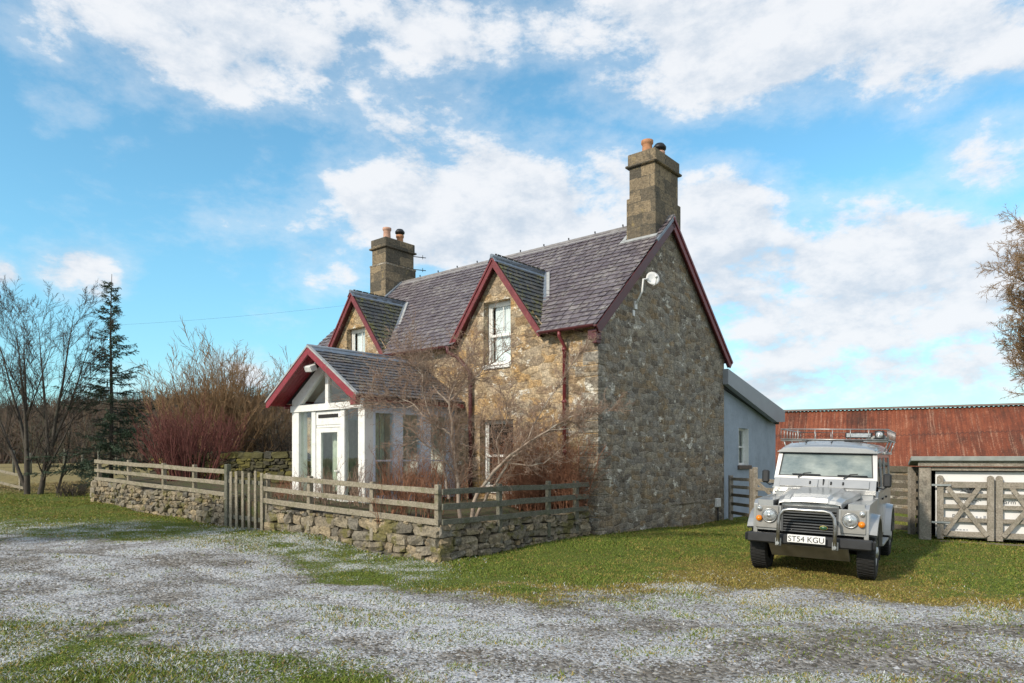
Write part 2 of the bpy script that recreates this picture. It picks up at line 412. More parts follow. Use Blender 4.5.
def regions(X, Y):
    """grass cover, frost, yellow moss, straw: what grows and lies where"""
    n1 = fbm(X*.8, Y*1.1, 5, 21)-.5; n2 = fbm(X*2.6, Y*2.6, 4, 31)-.5; n3 = fbm(X*.35, Y*.5, 3, 5)-.5
    up = np.interp(X, UX, UY); lo = np.interp(X, LX, LY)
    du = up - Y + n1*2.6 + n2*.9            # >0 inside the track from above
    dl = Y - lo + n1*3.0 + n2*.8
    track = sstep(du, -1.5, 1.0)*sstep(dl, -1.5, 1.2)
    right = sstep(X, .3, 2.6)*sstep(Y, 13, 9)
    rt = ruts(X, Y)*(.5+fbm(X*1.5, Y*1.5, 3, 61))
    grass = 1 - track*(.93 - .26*right - .6*sstep(n2+n1*.6, .06, .2))
    frost = track*(.54 - .04*right + n2*1.3 + n1*1.1)
    frost = frost*(1-.5*np.clip(rt,0,1)); grass = grass*(1-track*np.clip(rt,0,1)*.8)
    lg = sstep(X, -.2, -2.2)*sstep(Y, 17.5, 14.5)          # frosted grass before the left wall
    frost = np.maximum(frost, lg*(1-track)*(.50 + n2*1.6 + n1*1.3))
    lowl = sstep(dl, .4, -.8)
    frost = np.maximum(frost, lowl*(.50 + n2*1.5 + n1*1.1))
    rl = sstep(X, 4.5, 6)*sstep(Y, 11, 8)*(.05 + n2*.9); frost = np.maximum(frost, rl)
    yellow = sstep(np.abs(du+.4), .9, 0)*sstep(X, -3, 0)*.75 + sstep(X, 2.0, 3.4)*sstep(Y, 8, 9)*sstep(Y, 13.5, 10.5)*sstep(X, 6.5, 5)*.55 + n2*.8 + n1*.5 + .10 + .22*sstep(X, -1, -4) + .22*sstep(X, 1.2, 3)
    straw = sstep(Y, 23.5, 26)*sstep(X, -9, -12)
    return np.clip(grass,0,1), np.clip(frost,0,1), np.clip(yellow,0,1), np.clip(straw,0,1), track

def axis(lo, hi, step, far):
    c = list(np.arange(lo, hi+1e-6, step)); a, d = lo, step
    pre = []
    while a > -far: d *= 1.22; a -= d; pre.append(a)
    a, d = hi, step; post = []
    while a < far: d *= 1.22; a += d; post.append(a)
    return np.array(pre[::-1]+c+post)
gx = axis(-15, 12, .11, 1500); gy = axis(3.5, 24, .11, 1500)
GX, GY = np.meshgrid(gx, gy); nx, ny = len(gx), len(gy)
GZ = ground_z(GX.ravel(), GY.ravel())
me = bpy.data.meshes.new('ground')
idx = np.arange(nx*ny).reshape(ny, nx)
quads = np.stack([idx[:-1,:-1], idx[:-1,1:], idx[1:,1:], idx[1:,:-1]], -1).reshape(-1,4)
me.vertices.add(nx*ny); me.vertices.foreach_set('co', np.stack([GX.ravel(), GY.ravel(), GZ], -1).ravel())
me.loops.add(len(quads)*4); me.loops.foreach_set('vertex_index', quads.ravel())
me.polygons.add(len(quads)); me.polygons.foreach_set('loop_start', np.arange(len(quads))*4); me.polygons.foreach_set('loop_total', np.full(len(quads), 4))
me.polygons.foreach_set('use_smooth', np.ones(len(quads), bool))
me.update(); me.validate()
g_, f_, y_, s_, t_ = regions(GX.ravel(), GY.ravel())
ca = me.color_attributes.new('cover', 'FLOAT_COLOR', 'POINT')
ca.data.foreach_set('color', np.stack([g_, f_, y_, s_], -1).astype(np.float32).ravel())
def ground_f(T, S):
    c = T.coord(); a = T.attr('cover'); sp = T.n('ShaderNodeSeparateColor', Color=a.outputs['Color'])
    g, fr, ye, st = sp.outputs[0], sp.outputs[1], sp.outputs[2], a.outputs['Alpha']
    n1 = T.noise(c, 6, 6, .65); n2 = T.noise(c, 38, 6, .7); n3 = T.noise(c, 1.7, 5, .6)
    vo = T.n('ShaderNodeTexVoronoi', Vector=c, Scale=26.0); vb = T.n('ShaderNodeTexVoronoi', Vector=c, Scale=58.0)
    vcol = T.n('ShaderNodeSeparateColor', Color=vo.outputs['Color']).outputs[0]
    gravel = T.ramp(vcol, [(0,(.09,.078,.064)),(.35,(.17,.152,.13)),(.7,(.27,.248,.22)),(1,(.42,.40,.37))])
    gravel = T.mix(T.step(n1, .50, .66, 0, .55), gravel, T.ramp(n2, [(.3,(.07,.052,.028)),(.7,(.20,.15,.085))]))
    grass = T.ramp(n2, [(.25,(.050,.070,.012)),(.5,(.11,.145,.022)),(.75,(.19,.22,.045))])
    yel = T.ramp(n2, [(.25,(.10,.075,.016)),(.5,(.20,.155,.035)),(.75,(.31,.24,.075))])
    grass = T.mix(T.step(T.math('ADD', ye, T.math('MULTIPLY', T.math('SUBTRACT', n1, .5), 1.4)), .35, .85), grass, yel)
    straw = T.ramp(n1, [(.3,(.17,.135,.05)),(.6,(.30,.235,.10)),(.8,(.2,.19,.06))])
    grass = T.mix(st, grass, straw)
    k = T.step(T.math('ADD', g, T.math('MULTIPLY', T.math('SUBTRACT', n1, .5), 1.3)), .38, .62)
    base = T.mix(k, gravel, grass)
    # frost lies in grains: each grain of the fine cells takes it or not
    gr = T.math('ADD', T.math('MULTIPLY', T.n('ShaderNodeSeparateColor', Color=vb.outputs['Color']).outputs[1], .55), T.math('ADD', T.math('MULTIPLY', n2, .75), T.math('MULTIPLY', n1, .55)))
    fm = T.step(T.math('ADD', gr, T.math('MULTIPLY', fr, .80)), 1.22, 1.50)
    base = T.mix(T.math('MULTIPLY', fm, .9), base, T.ramp(n2, [(.3,(.50,.515,.54)),(.7,(.76,.77,.79))]))
    h = T.math('ADD', T.math('MULTIPLY', vo.outputs['Distance'], -.7), T.math('ADD', T.math('MULTIPLY', n2, .8), T.math('MULTIPLY', n1, .8)))
    S(Base__Color=base, Roughness=.93, Specular__IOR__Level=.25, Normal=T.bump(h, .85, .05))
me.materials.append(material('grass, gravel and frost', ground_f))
ground = bpy.data.objects.new('ground', me); COL.objects.link(ground); struct(ground)

# --- grass blades and loose stones, as far as they can be made out
def inside_house(X, Y):
    a = R(-40.16); dx, dy = X-1.83, Y-14.83
    lx = dx*math.cos(a)+dy*math.sin(a); ly = -dx*math.sin(a)+dy*math.cos(a)
    return (lx < .02) & (ly > -.0)
WALLP = [(1.62,14.72),(-1.24,11.9),(-5.3,15.0),(-6.5,15.9),(-12.4,20.6)]
def behind_wall(X, Y):
    # on the garden side of the wall line
    xs = [p[0] for p in WALLP][::-1]; ys = [p[1] for p in WALLP][::-1]
    return (Y > np.interp(X, xs, ys)-.02) & (X < 1.62) & (X > -12.4)
def tri_mesh(name, V, colors, mat, n):
    me = bpy.data.meshes.new(name); k = len(V)
    me.vertices.add(k); me.vertices.foreach_set('co', V.astype(np.float32).ravel())
    me.loops.add(k); me.loops.foreach_set('vertex_index', np.arange(k))
    m = k//n
    me.polygons.add(m); me.polygons.foreach_set('loop_start', np.arange(m)*n); me.polygons.foreach_set('loop_total', np.full(m, n))
    me.update()
    ca = me.color_attributes.new('tint', 'FLOAT_COLOR', 'POINT')
    ca.data.foreach_set('color', np.concatenate([colors, np.ones((k,1))], 1).astype(np.float32).ravel())
    me.materials.append(mat)
    o = bpy.data.objects.new(name, me); COL.objects.link(o); return o
def blade_f(T, S):
    a = T.attr('tint'); S(Base__Color=a.outputs['Color'], Roughness=.75, Specular__IOR__Level=.2)
M['blade'] = material('grass blade', blade_f)
NB = 720000
bY = 4.3 + (rs.rand(NB)**1.35)*24; bX = (rs.rand(NB)*2-1)*.80*bY
g, fr, ye, st, tr = regions(bX, bY)
keep = (rs.rand(NB) < np.clip(g**1.7*1.02, 0.015, 1)) & ~inside_house(bX, bY) & ~behind_wall(bX, bY) & (fbm(bX*3, bY*3, 3, 77) + .25*g > .36)
bX, bY, g, fr, ye, st = bX[keep], bY[keep], g[keep], fr[keep], ye[keep], st[keep]
nb = len(bX); bz = ground_z(bX, bY)
_dx, _dy = bX-1.83, bY-14.83; _lx = _dx*math.cos(R(-40.16))+_dy*math.sin(R(-40.16)); _ly = -_dx*math.sin(R(-40.16))+_dy*math.cos(R(-40.16))
gablish = np.exp(-np.abs(_lx)/.16)*((_ly > -.1) & (_ly < 11.2))
wallish = 1.3*gablish + np.exp(-np.abs(bY-np.interp(bX, [p[0] for p in WALLP][::-1], [p[1] for p in WALLP][::-1]))/.25)*(bX < 1.7)
h = (.009 + .021*rs.rand(nb)**1.5 + .05*st*rs.rand(nb)) * (.45 + 1.9*fbm(bX*1.3, bY*1.3, 4, 41)**2) * (1+1.1*wallish)
an = rs.rand(nb)*2*math.pi; w = .0032 + .004*rs.rand(nb) + .0003*bY; ln = (rs.rand(nb)*1.3+.4)*h; la = rs.rand(nb)*2*math.pi
B0 = np.stack([bX-np.cos(an)*w, bY-np.sin(an)*w, bz-.004], -1); B1 = np.stack([bX+np.cos(an)*w, bY+np.sin(an)*w, bz-.004], -1)
B2 = np.stack([bX+np.cos(la)*ln, bY+np.sin(la)*ln, bz+h], -1)
c0 = np.array([.085,.130,.018]); c1 = np.array([.19,.235,.042]); cy = np.array([.32,.25,.07]); cw = np.array([.52,.55,.53]); cb = np.array([.24,.175,.09])
mixv = rs.rand(nb,1); colr = c0*(1-mixv)+c1*mixv
py = (rs.rand(nb) < np.clip(ye*.85+.06, 0, 1))[:,None]; colr = np.where(py, cy*(.6+.6*mixv), colr)
ps = (rs.rand(nb) < st*.9)[:,None]; colr = np.where(ps, np.array([.34,.27,.13])*(.5+.8*mixv), colr)
pb = (rs.rand(nb) < .035 + .25*(1-g))[:,None]; colr = np.where(pb, cb*(.6+.7*mixv), colr)
pw = (rs.rand(nb) < np.clip(fr*.42, 0, .34)*(.45+.55*g))[:,None]; colr = np.where(pw, cw*(.75+.3*mixv), colr)
V = np.stack([B0,B1,B2], 1).reshape(-1,3); Cc = np.repeat(colr, 3, 0)
struct(tri_mesh('grass', V, Cc, M['blade'], 3), 'stuff')

def stone_f(T, S):
    c = T.coord(); r = T.island()
    b = T.ramp(r, [(0,(.10,.09,.08)),(.45,(.2,.185,.165)),(.80,(.26,.24,.22)),(.86,(.42,.43,.45)),(1,(.5,.51,.53))])
    S(Base__Color=b, Roughness=.9)
M['pebble'] = material('pebble', stone_f)
NP = 42000
pY = 4.4 + (rs.rand(NP)**1.6)*8.5; pX = (rs.rand(NP)*2-1)*.8*pY
g, fr, ye, st, tr = regions(pX, pY); k = rs.rand(NP) < tr*.75*(1-g*.6); pX, pY = pX[k], pY[k]; n = len(pX); pz = ground_z(pX, pY)
sz = .006 + .013*rs.rand(n)**3 + .028*rs.rand(n)**40
base = np.array([(1,0,0),(0,1,0),(-1,0,0),(0,-1,0),(0,0,.62)], float)
vv = base[None]*(sz[:,None,None])*(.6+.8*rs.rand(n,5,1)); aa = rs.rand(n)*6.28
ca_, sa_ = np.cos(aa)[:,None], np.sin(aa)[:,None]
vx = vv[:,:,0]*ca_-vv[:,:,1]*sa_ + pX[:,None]; vy = vv[:,:,0]*sa_+vv[:,:,1]*ca_ + pY[:,None]; vz = vv[:,:,2] + pz[:,None] - .001
P = np.stack([vx,vy,vz], -1).reshape(-1,3); o5 = (np.arange(n)*5)[:,None,None]
fc = (np.array([(0,1,4),(1,2,4),(2,3,4),(3,0,4)])[None]+o5).reshape(-1,3)
me = bpy.data.meshes.new('gravel'); me.vertices.add(len(P)); me.vertices.foreach_set('co', P.ravel())
me.loops.add(fc.size); me.loops.foreach_set('vertex_index', fc.ravel()); me.polygons.add(len(fc))
me.polygons.foreach_set('loop_start', np.arange(len(fc))*3); me.polygons.foreach_set('loop_total', np.full(len(fc),3)); me.update()
me.materials.append(M['pebble']); o = bpy.data.objects.new('gravel', me); COL.objects.link(o); struct(o, 'stuff')

NL = 5200
lY = 4.6 + rs.rand(NL)**1.2*11; lX = (rs.rand(NL)*2-1)*.78*lY
k = ~inside_house(lX, lY) & ~behind_wall(lX, lY) & (rs.rand(NL) < .25 + .75*(fbm(lX*1.1, lY*1.1, 3, 91) > .55)); lX, lY = lX[k], lY[k]; n = len(lX); lz = ground_z(lX, lY)
def rv(n): return (rs.rand(n,3)*2-1)
ctr = np.stack([lX, lY, lz+.012+.02*rs.rand(n)], -1); s_ = (.008+.014*rs.rand(n))[:,None]
V = np.stack([ctr+rv(n)*s_*(1,1,.35), ctr+rv(n)*s_*(1,1,.35), ctr+rv(n)*s_*(1,1,.35)], 1).reshape(-1,3)
lc = np.array([(.16,.085,.04),(.22,.13,.06),(.10,.06,.035),(.27,.19,.10)])[rs.randint(0,4,n)]
struct(tri_mesh('fallen_leaves', V, np.repeat(lc,3,0), M['blade'], 3), 'stuff')

# --- the raised garden behind the wall
def garden_z(x, y):
    t = np.clip((-1.24-x)/11.2, 0, 1.2); back = np.clip((y-(11.9-.75*(x+1.24)))/8, 0, 2)
    return .5 + .5*t + .25*back*(x < 0)
gv, gf = [], []
NXG, NYG = 44, 30
for i in range(NXG+1):
    x = -12.2 + (1.75+12.2)*i/NXG
    y0 = float(np.interp(x, [p[0] for p in WALLP][::-1], [p[1] for p in WALLP][::-1])) + .32
    for j in range(NYG+1):
        y = y0 + (31-y0)*(j/NYG)**1.5
        gv.append((x, y, float(garden_z(x, y)) + .06*random.Random(i*99+j).random()))
    gv.append((x, y0, -.4))
st = NYG+2
for i in range(NXG):
    for j in range(NYG): gf.append((i*st+j, (i+1)*st+j, (i+1)*st+j+1, i*st+j+1))
    gf.append((i*st+NYG+1, (i+1)*st+NYG+1, (i+1)*st, i*st))
def garden_f(T, S):
    c = T.coord(); n = T.noise(c, 5, 7, .7); n2 = T.noise(c, 30, 5, .7)
    b = T.mix(T.step(n, .42, .6), T.ramp(n2, [(.3,(.05,.035,.02)),(.7,(.14,.095,.055))]), T.ramp(n2, [(.3,(.035,.05,.014)),(.7,(.11,.12,.035))]))
    S(Base__Color=b, Roughness=.95, Normal=T.bump(n2, .8, .05))
m = MB(); m.add(gv, gf, True)
struct(m.build('garden_ground', material('garden soil and grass', garden_f)))

# --- the wooded hill far behind on the left
hx = np.linspace(-260, 60, 90); hy = np.linspace(58, 260, 50)
def hill_z(x, y):
    ridge = 9.6 + 1.2*math.sin(x*.035+1) + .8*math.sin(x*.09)
    return 1.0 + (ridge-1.0)*float(sstep(np.array(y), 58, 128))*float(sstep(np.array(x), 30, -20))
m = MB(); hv = [(float(x), float(y), hill_z(x, y)) for y in hy for x in hx]
hf = [(j*90+i, j*90+i+1, (j+1)*90+i+1, (j+1)*90+i) for j in range(49) for i in range(89)]
m.add(hv, hf, True)
struct(m.build('hill', simple('brown heather hill', (.075,.058,.042), .95, var=.5, sc=.25)))
rng = random.Random(5)
V, Cl = [], []
for i in range(2600):
    y = 52 + 82*rng.random()**.8; x = -(y*.80)*rng.random()*1.08 - y*.02*0 + (-.25*y if rng.random() < .0 else 0) + .02*y
    if x > -.20*y: continue
    z = hill_z(x, y) if y > 58 else 1.0
    hh = (2.2+3.6*rng.random())*(.65 if y > 115 else 1); col = rng.choice([(.075,.052,.038),(.095,.068,.045),(.06,.048,.04),(.09,.055,.042),(.055,.055,.035)])
    for k in range(26):
        bx, by = x+rng.gauss(0,1.1), y+rng.gauss(0,1.1); ax = rng.gauss(0,.22)*hh; ay = rng.gauss(0,.2)*hh; hk = hh*(.45+.55*rng.random()); wd = .03+.06*rng.random()
        V += [(bx-wd,by,z-.3),(bx+wd,by,z-.3),(bx+ax,by+ay,z+hk)]
        kk = .7+.6*rng.random(); Cl += [tuple(c*kk for c in col)]*3
        for q in range(2):
            t = .35+.5*rng.random(); px, pyy, pz = bx+ax*t, by+ay*t, z+hk*t
            V += [(px-.03,pyy,pz),(px+.05,pyy,pz),(px+rng.gauss(0,.9),pyy+rng.gauss(0,.6),pz+hk*.35*rng.random())]; Cl += [tuple(c*kk for c in col)]*3
struct(tri_mesh('bare_woodland', np.array(V), np.array(Cl), M['blade'], 3), 'stuff')

# ------------------------------------------------------------------ cottage
HA = R(-40.16)
HM = Matrix.Translation((1.83, 14.83, 0)) @ Matrix.Rotation(HA, 4, 'Z')
def HL(v): return HM.inverted() @ Vector(v)
cot = thing('cottage', 'stone cottage with slate roof, two dormers and a glazed porch', 'cottage', (1.83,14.83,0), HA)
XL, D, YR, ZE, ZR, YE = -11.1, 6.5, 3.2, 4.5, 7.66, -.24
SL = (ZR-ZE)/(YR-YE)                       # front roof slope
DX = (-2.85, -8.3)                         # dormer centres
DHW, DZA = 1.48, 6.44
up_win = [(x-.45, x+.41, 3.93, 5.47) for x in DX]
lo_win = [(-3.42, -2.36, .95, 2.62)]
def fz(y): return ZE + (y-YE)*SL
outer = [(XL,-.5),(0,-.5),(0,fz(0)-.06)]
for x in DX: outer += [(x+1.42,fz(0)-.06),(x,DZA-.12),(x-1.42,fz(0)-.06)]
outer += [(XL,fz(0)-.06)]
holes = [[(a,z0),(b,z0),(b,z1),(a,z1)] for a,b,z0,z1 in up_win+lo_win]
m = MB(); m.poly(outer, holes, lambda x,z: Vector((x,0,z)))
for a,b,z0,z1 in up_win+lo_win:            # reveals
    m.add([(a,0,z0),(a,.28,z0),(a,.28,z1),(a,0,z1)], [(0,1,2,3)]); m.add([(b,0,z0),(b,.28,z0),(b,.28,z1),(b,0,z1)], [(3,2,1,0)])
    m.add([(a,0,z1),(b,0,z1),(b,.28,z1),(a,.28,z1)], [(0,1,2,3)]); m.add([(a,0,z0),(b,0,z0),(b,.28,z0),(a,.28,z0)], [(3,2,1,0)])
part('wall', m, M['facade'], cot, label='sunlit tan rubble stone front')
gab = [(0,-.5),(D,-.5),(D,ZE+.02),(YR,ZR-.08),(0,fz(0)-.06)]
m = MB(); m.add([(0,y,z) for y,z in gab], [(0,1,2,3,4)])
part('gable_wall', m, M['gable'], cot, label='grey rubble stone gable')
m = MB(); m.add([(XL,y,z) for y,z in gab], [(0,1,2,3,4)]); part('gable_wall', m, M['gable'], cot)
m = MB(); m.add([(XL,D,-.5),(0,D,-.5),(0,D,ZE),(XL,D,ZE)], [(0,1,2,3)]); part('wall', m, M['facade'], cot)
# quoins at the corner
m = MB(); rq = random.Random(3); z = -.1
while z < 4.25:
    hq = .22+.12*rq.random(); a = .3+.3*rq.random(); b = .25+.3*rq.random()
    m.box((-a,-.012,z),(.012,b,z+hq-.02)); z += hq
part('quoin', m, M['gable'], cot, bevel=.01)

def slates(mb, O, U, Vd, nrm, rows, lw, inside, expo, wid, seed, umin, umax):
    """rows of single slates on a plane: O origin at the eave, U along the eave, Vd up the slope"""
    rg = random.Random(seed)
    for r in range(rows):
        v0 = r*expo; u = umin + (0 if r % 2 else -wid/2)
        while u < umax:
            ww = wid*(.8+.4*rg.random()); u1 = min(u+ww, umax); uu = max(u, umin)
            if u1-uu > .04 and inside((uu+u1)/2, v0+expo*.5):
                ln = expo*1.25; j = rg.uniform(-.008,.008); t0 = .028+rg.uniform(0,.010); t1 = .004
                p = lambda a, b, t: O + U*a + Vd*b + nrm*t
                g = .010
                vs = [p(uu+g,v0+j,t0), p(u1-g,v0+j+rg.uniform(-.006,.006),t0+rg.uniform(-.003,.004)), p(u1-g,v0+ln,t1), p(uu+g,v0+ln,t1),
                      p(uu+g,v0+j,t0-.014), p(u1-g,v0+j,t0-.014)]
                mb.add(vs, [(0,1,2,3),(4,5,1,0),(4,0,3),(1,5,2)])
            u += ww
def hw(z): return max(0, (DZA-z)/(DZA-4.47))*DHW
def in_main(u, v):
    z = ZE + v*math.sin(math.atan(SL))
    return not any(abs(u-x) < hw(z)-.06 for x in DX)
ang = math.atan(SL); slope_len = (ZR-ZE)/math.sin(ang)
Vd = Vector((0, math.cos(ang), math.sin(ang))); Nn = Vector((0, -math.sin(ang), math.cos(ang)))
m = MB()
slates(m, Vector((0,YE,ZE)), Vector((1,0,0)), Vd, Nn, int(slope_len/.19)+1, 0, lambda u,v: v < slope_len and in_main(u,v), .19, .235, 1, XL-.12, .13)
# boarding under the slates, cut round the dormers
ob = [(XL-.1,0),(.1,0),(.1,slope_len),(XL-.1,slope_len)]
lo_cut = []
pts = [(XL-.1,0)]
for x in sorted(DX): pts += [(x-DHW+.1,0),(x,(DZA-.1-ZE)/math.sin(ang)),(x+DHW-.1,0)]
pts += [(.1,0),(.1,slope_len),(XL-.1,slope_len)]
m.poly(pts, [], lambda u,v: Vector((0,YE,ZE))+Vector((1,0,0))*u+Vd*v - Nn*.004)
roof = part('roof', m, M['slate'], cot, recalc=False)
# rear slope
ang2 = math.atan((ZR-4.42)/(D+.25-YR)); V2 = Vector((0,-math.cos(ang2),math.sin(ang2))); N2 = Vector((0,math.sin(ang2),math.cos(ang2)))
m = MB(); L2 = (ZR-4.42)/math.sin(ang2)
slates(m, Vector((0,D+.25,4.42)), Vector((1,0,0)), V2, N2, int(L2/.165)+1, 0, lambda u,v: v < L2, .165, .25, 2, XL-.12, .13)
m.add([Vector((XL-.1,D+.25,4.415)),Vector((.1,D+.25,4.415)),Vector((.1,YR,ZR-.006)),Vector((XL-.1,YR,ZR-.006))], [(0,1,2,3)])
part('roof', m, M['slate'], cot, recalc=False)
m = MB(); m.tube([(XL-.1,YR,ZR+.0),(.12,YR,ZR+.0)], .05, 8)
m.bar((XL-.1,YR-.09,ZR-.06),(.12,YR-.09,ZR-.06), .2, .02, up=Nn); m.bar((XL-.1,YR+.09,ZR-.06),(.12,YR+.09,ZR-.06), .2, .02, up=N2)
rc = part('ridge_cap', m, M['ridge'], cot, recalc=True)
for i in range(11): part('ridge_clip', MB().box((-1.3-i*.86,YR-.07,ZR+.04),(-1.275-i*.86,YR-.04,ZR+.09)), M['black_metal'], rc)

# bargeboards on both gables
def raking(mb, p0, p1, th, hgt, x0, x1):
    """board under a sloping roof edge; p0 -> p1 in (y,z), hanging hgt below"""
    d = Vector((p1[0]-p0[0], p1[1]-p0[1])).normalized(); n = Vector((-d.y, d.x))
    if n.y > 0: n = -n
    q = [p0, p1, (p1[0]+n.x*hgt, p1[1]+n.y*hgt), (p0[0]+n.x*hgt, p0[1]+n.y*hgt)]
    mb.prism([tuple(a) for a in q], lambda y,z: Vector((x0,y,z)), lambda y,z: Vector((x1,y,z)))
m = MB()
raking(m, (YE-.02,ZE-.03), (YR,ZR-.04), 0, .2, .10, .135)
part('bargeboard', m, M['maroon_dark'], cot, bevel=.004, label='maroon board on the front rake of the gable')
m = MB(); raking(m, (D+.28,4.40), (YR,ZR-.04), 0, .2, .10, .135); raking(m, (D+.28,4.43), (YR,ZR-.01), 0, .07, .135, .16)
part('bargeboard', m, M['maroon'], cot, bevel=.004, label='maroon board on the rear rake of the gable')
m = MB(); raking(m, (D+.24,4.30), (YR,ZR-.15), 0, .02, .0, .10); raking(m, (YE,ZE-.15), (YR,ZR-.16), 0, .02, .0, .10)
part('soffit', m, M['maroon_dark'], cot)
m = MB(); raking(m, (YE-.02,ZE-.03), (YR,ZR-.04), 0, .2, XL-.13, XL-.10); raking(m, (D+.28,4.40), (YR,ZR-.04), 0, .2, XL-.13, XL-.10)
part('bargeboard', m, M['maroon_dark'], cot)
m = MB(); raking(m, (2.35,ZE+.02+(2.35-YE)*SL), (YR+.05,ZR+.03), 0, .06, .06, .142)
part('verge_flashing', m, M['lead'], cot)
m = MB(); m.box((-.12,-.22,4.2),(.1,-.01,4.42)); m.box((-.02,-.2,4.12),(.09,-.03,4.2))
part('eave_block', m, M['maroon_dark'], cot, bevel=.01)

# gutters and downpipes
def gutter(mb, x0, x1, y, z, r=.06):
    vs, fs, n = [], [], 8
    for x in (x0, x1):
        for k in range(n+1):
            a = math.pi + math.pi*k/n; vs.append((x, y+r*math.cos(a), z+r*math.sin(a)))
        for k in range(n+1):
            a = 2*math.pi - math.pi*k/n; vs.append((x, y+(r-.012)*math.cos(a), z+(r-.012)*math.sin(a)))
    N = 2*(n+1)
    for k in range(N): fs.append((k, (k+1)%N, (k+1)%N+N, k+N))
    fs += [tuple(range(N)), tuple(range(2*N-1, N-1, -1))]
    mb.add(vs, fs, False)
for a, b in ((-1.36,.1),(-6.84,-4.32),(XL-.1,-9.78)):
    m = MB(); gutter(m, a, b, YE-.05, ZE-.0)
    x = a+.25
    while x < b: m.box((x,YE-.11,ZE-.075),(x+.03,-.0,ZE-.06)); x += .7
    part('gutter', m, M['maroon_dark'], cot)
def pipe(path, mb, r=.042):
    mb.tube(path, r, 10)
m = MB(); pipe([(-.82,YE-.04,ZE-.04),(-.82,YE-.04,ZE-.14),(-.82,-.085,ZE-.34),(-.82,-.085,.4)], m)
for z in (4.05,2.9,1.8,.9): m.cyl((-.82,-.085,z),(-.82,-.085,z+.07), .055, 10)
part('downpipe', m, M['maroon'], cot, label='maroon downpipe near the corner')
m = MB(); pipe([(-4.26,YE-.04,ZE-.02),(-4.26,YE-.04,ZE-.16),(-4.1,-.1,4.22),(-3.72,-.085,3.86),(-3.66,-.085,3.72),(-3.66,-.085,.4)], m, .05)
for z in (3.6,2.4,1.2): m.cyl((-3.66,-.085,z),(-3.66,-.085,z+.07), .062, 10)
part('downpipe', m, M['maroon_dark'], cot, label='maroon downpipe with a bend below the dormer')

# dormers
for di, cx in enumerate(DX):
    m = MB(); yb = YE + (DZA-ZE)/SL
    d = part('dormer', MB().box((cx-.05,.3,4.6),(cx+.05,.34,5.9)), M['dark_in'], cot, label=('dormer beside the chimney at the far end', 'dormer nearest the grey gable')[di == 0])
    yf = -.14
    for s in (-1, 1):
        O = Vector((cx+s*DHW, yf, 4.47)); U = Vector((0,1,0)); A = math.atan2(DZA+.03-4.47, DHW); Vv = Vector((-s*math.cos(A), 0, math.sin(A))); Nv = Vector((s*math.sin(A),0,math.cos(A)))
        Lv = (DZA+.03-4.47)/math.sin(A)
        def ins(u, v, Lv=Lv): return v < Lv and u < (yb-yf)*(v/Lv)+.05
        slates(m, O, U, Vv, Nv, int(Lv/.15)+1, 0, ins, .15, .2, 7+di*2+s, 0, yb-yf)
        m.add([O-Nv*.003, Vector((cx,yf,DZA+.03))-Nv*.003, Vector((cx,yb,DZA+.03))-Nv*.003], [(0,1,2)])
    part('dormer_roof', m, M['slate_moss'], d, recalc=False)
    m = MB()
    for s in (-1, 1):
        dd = Vector((-s*DHW,0,DZA-4.47)).normalized(); nn = Vector((-s*dd.z,0,-abs(dd.x)))
        for (y0,y1,off,hh) in ((yf-.04,yf-.005,.0,.135),(yf-.065,yf-.04,-.012,.045)):
            a = Vector((cx+s*(DHW+.0),0,4.50)) + nn*off; b = Vector((cx,0,DZA+.02)) + Vector((0,0,-1))*off*1.6
            q = [a, b, b+Vector((0,0,-hh*1.75)), a+nn*hh]
            m.prism([(p.x,p.z) for p in q], lambda x,z,y0=y0: Vector((x,y0,z)), lambda x,z,y1=y1: Vector((x,y1,z)))
    part('bargeboard', m, M['maroon'], d, bevel=.003)
    m = MB()
    for s in (-1, 1):
        a = Vector((cx+s*(DHW-.1),yf,4.43)); b = Vector((cx,yf,DZA-.14))
        m.add([a+Vector((0,-.02,0)), b+Vector((0,-.02,0)), b+Vector((0,.28,0)), a+Vector((0,.28,0))], [(0,1,2,3)])
    part('soffit', m, M['maroon_dark'], d)
    m = MB(); m.tube([(cx,yf-.08,DZA+.05),(cx,yb+.05,DZA+.05)], .05, 8)
    for s in (-1, 1): m.bar((cx+s*.07,yf-.08,DZA-.03),(cx+s*.07,yb,DZA-.03), .18, .015, up=(s*.8,0,.6))
    part('ridge_flashing', m, M['lead'], d)
    for s in (-1, 1):
        m = MB(); b0 = Vector((cx+s*DHW,yf+.05,4.49)); b1 = Vector((cx,yb,DZA+.02))
        m.bar(b0 + Vector((s*.02,0,.01))+Nn*.05, b1+Vector((s*.02,0,0))+Nn*.05, .10, .03, up=Nn); part('valley_flashing', m, M['lead'], d)
        m = MB(); m.bar(b0+Vector((s*.12,0,0))+Nn*.04, b1+Vector((s*.12,0,0))+Nn*.04, .09, .04, up=Nn); part('valley_fillet', m, M['lead_pale'], d)

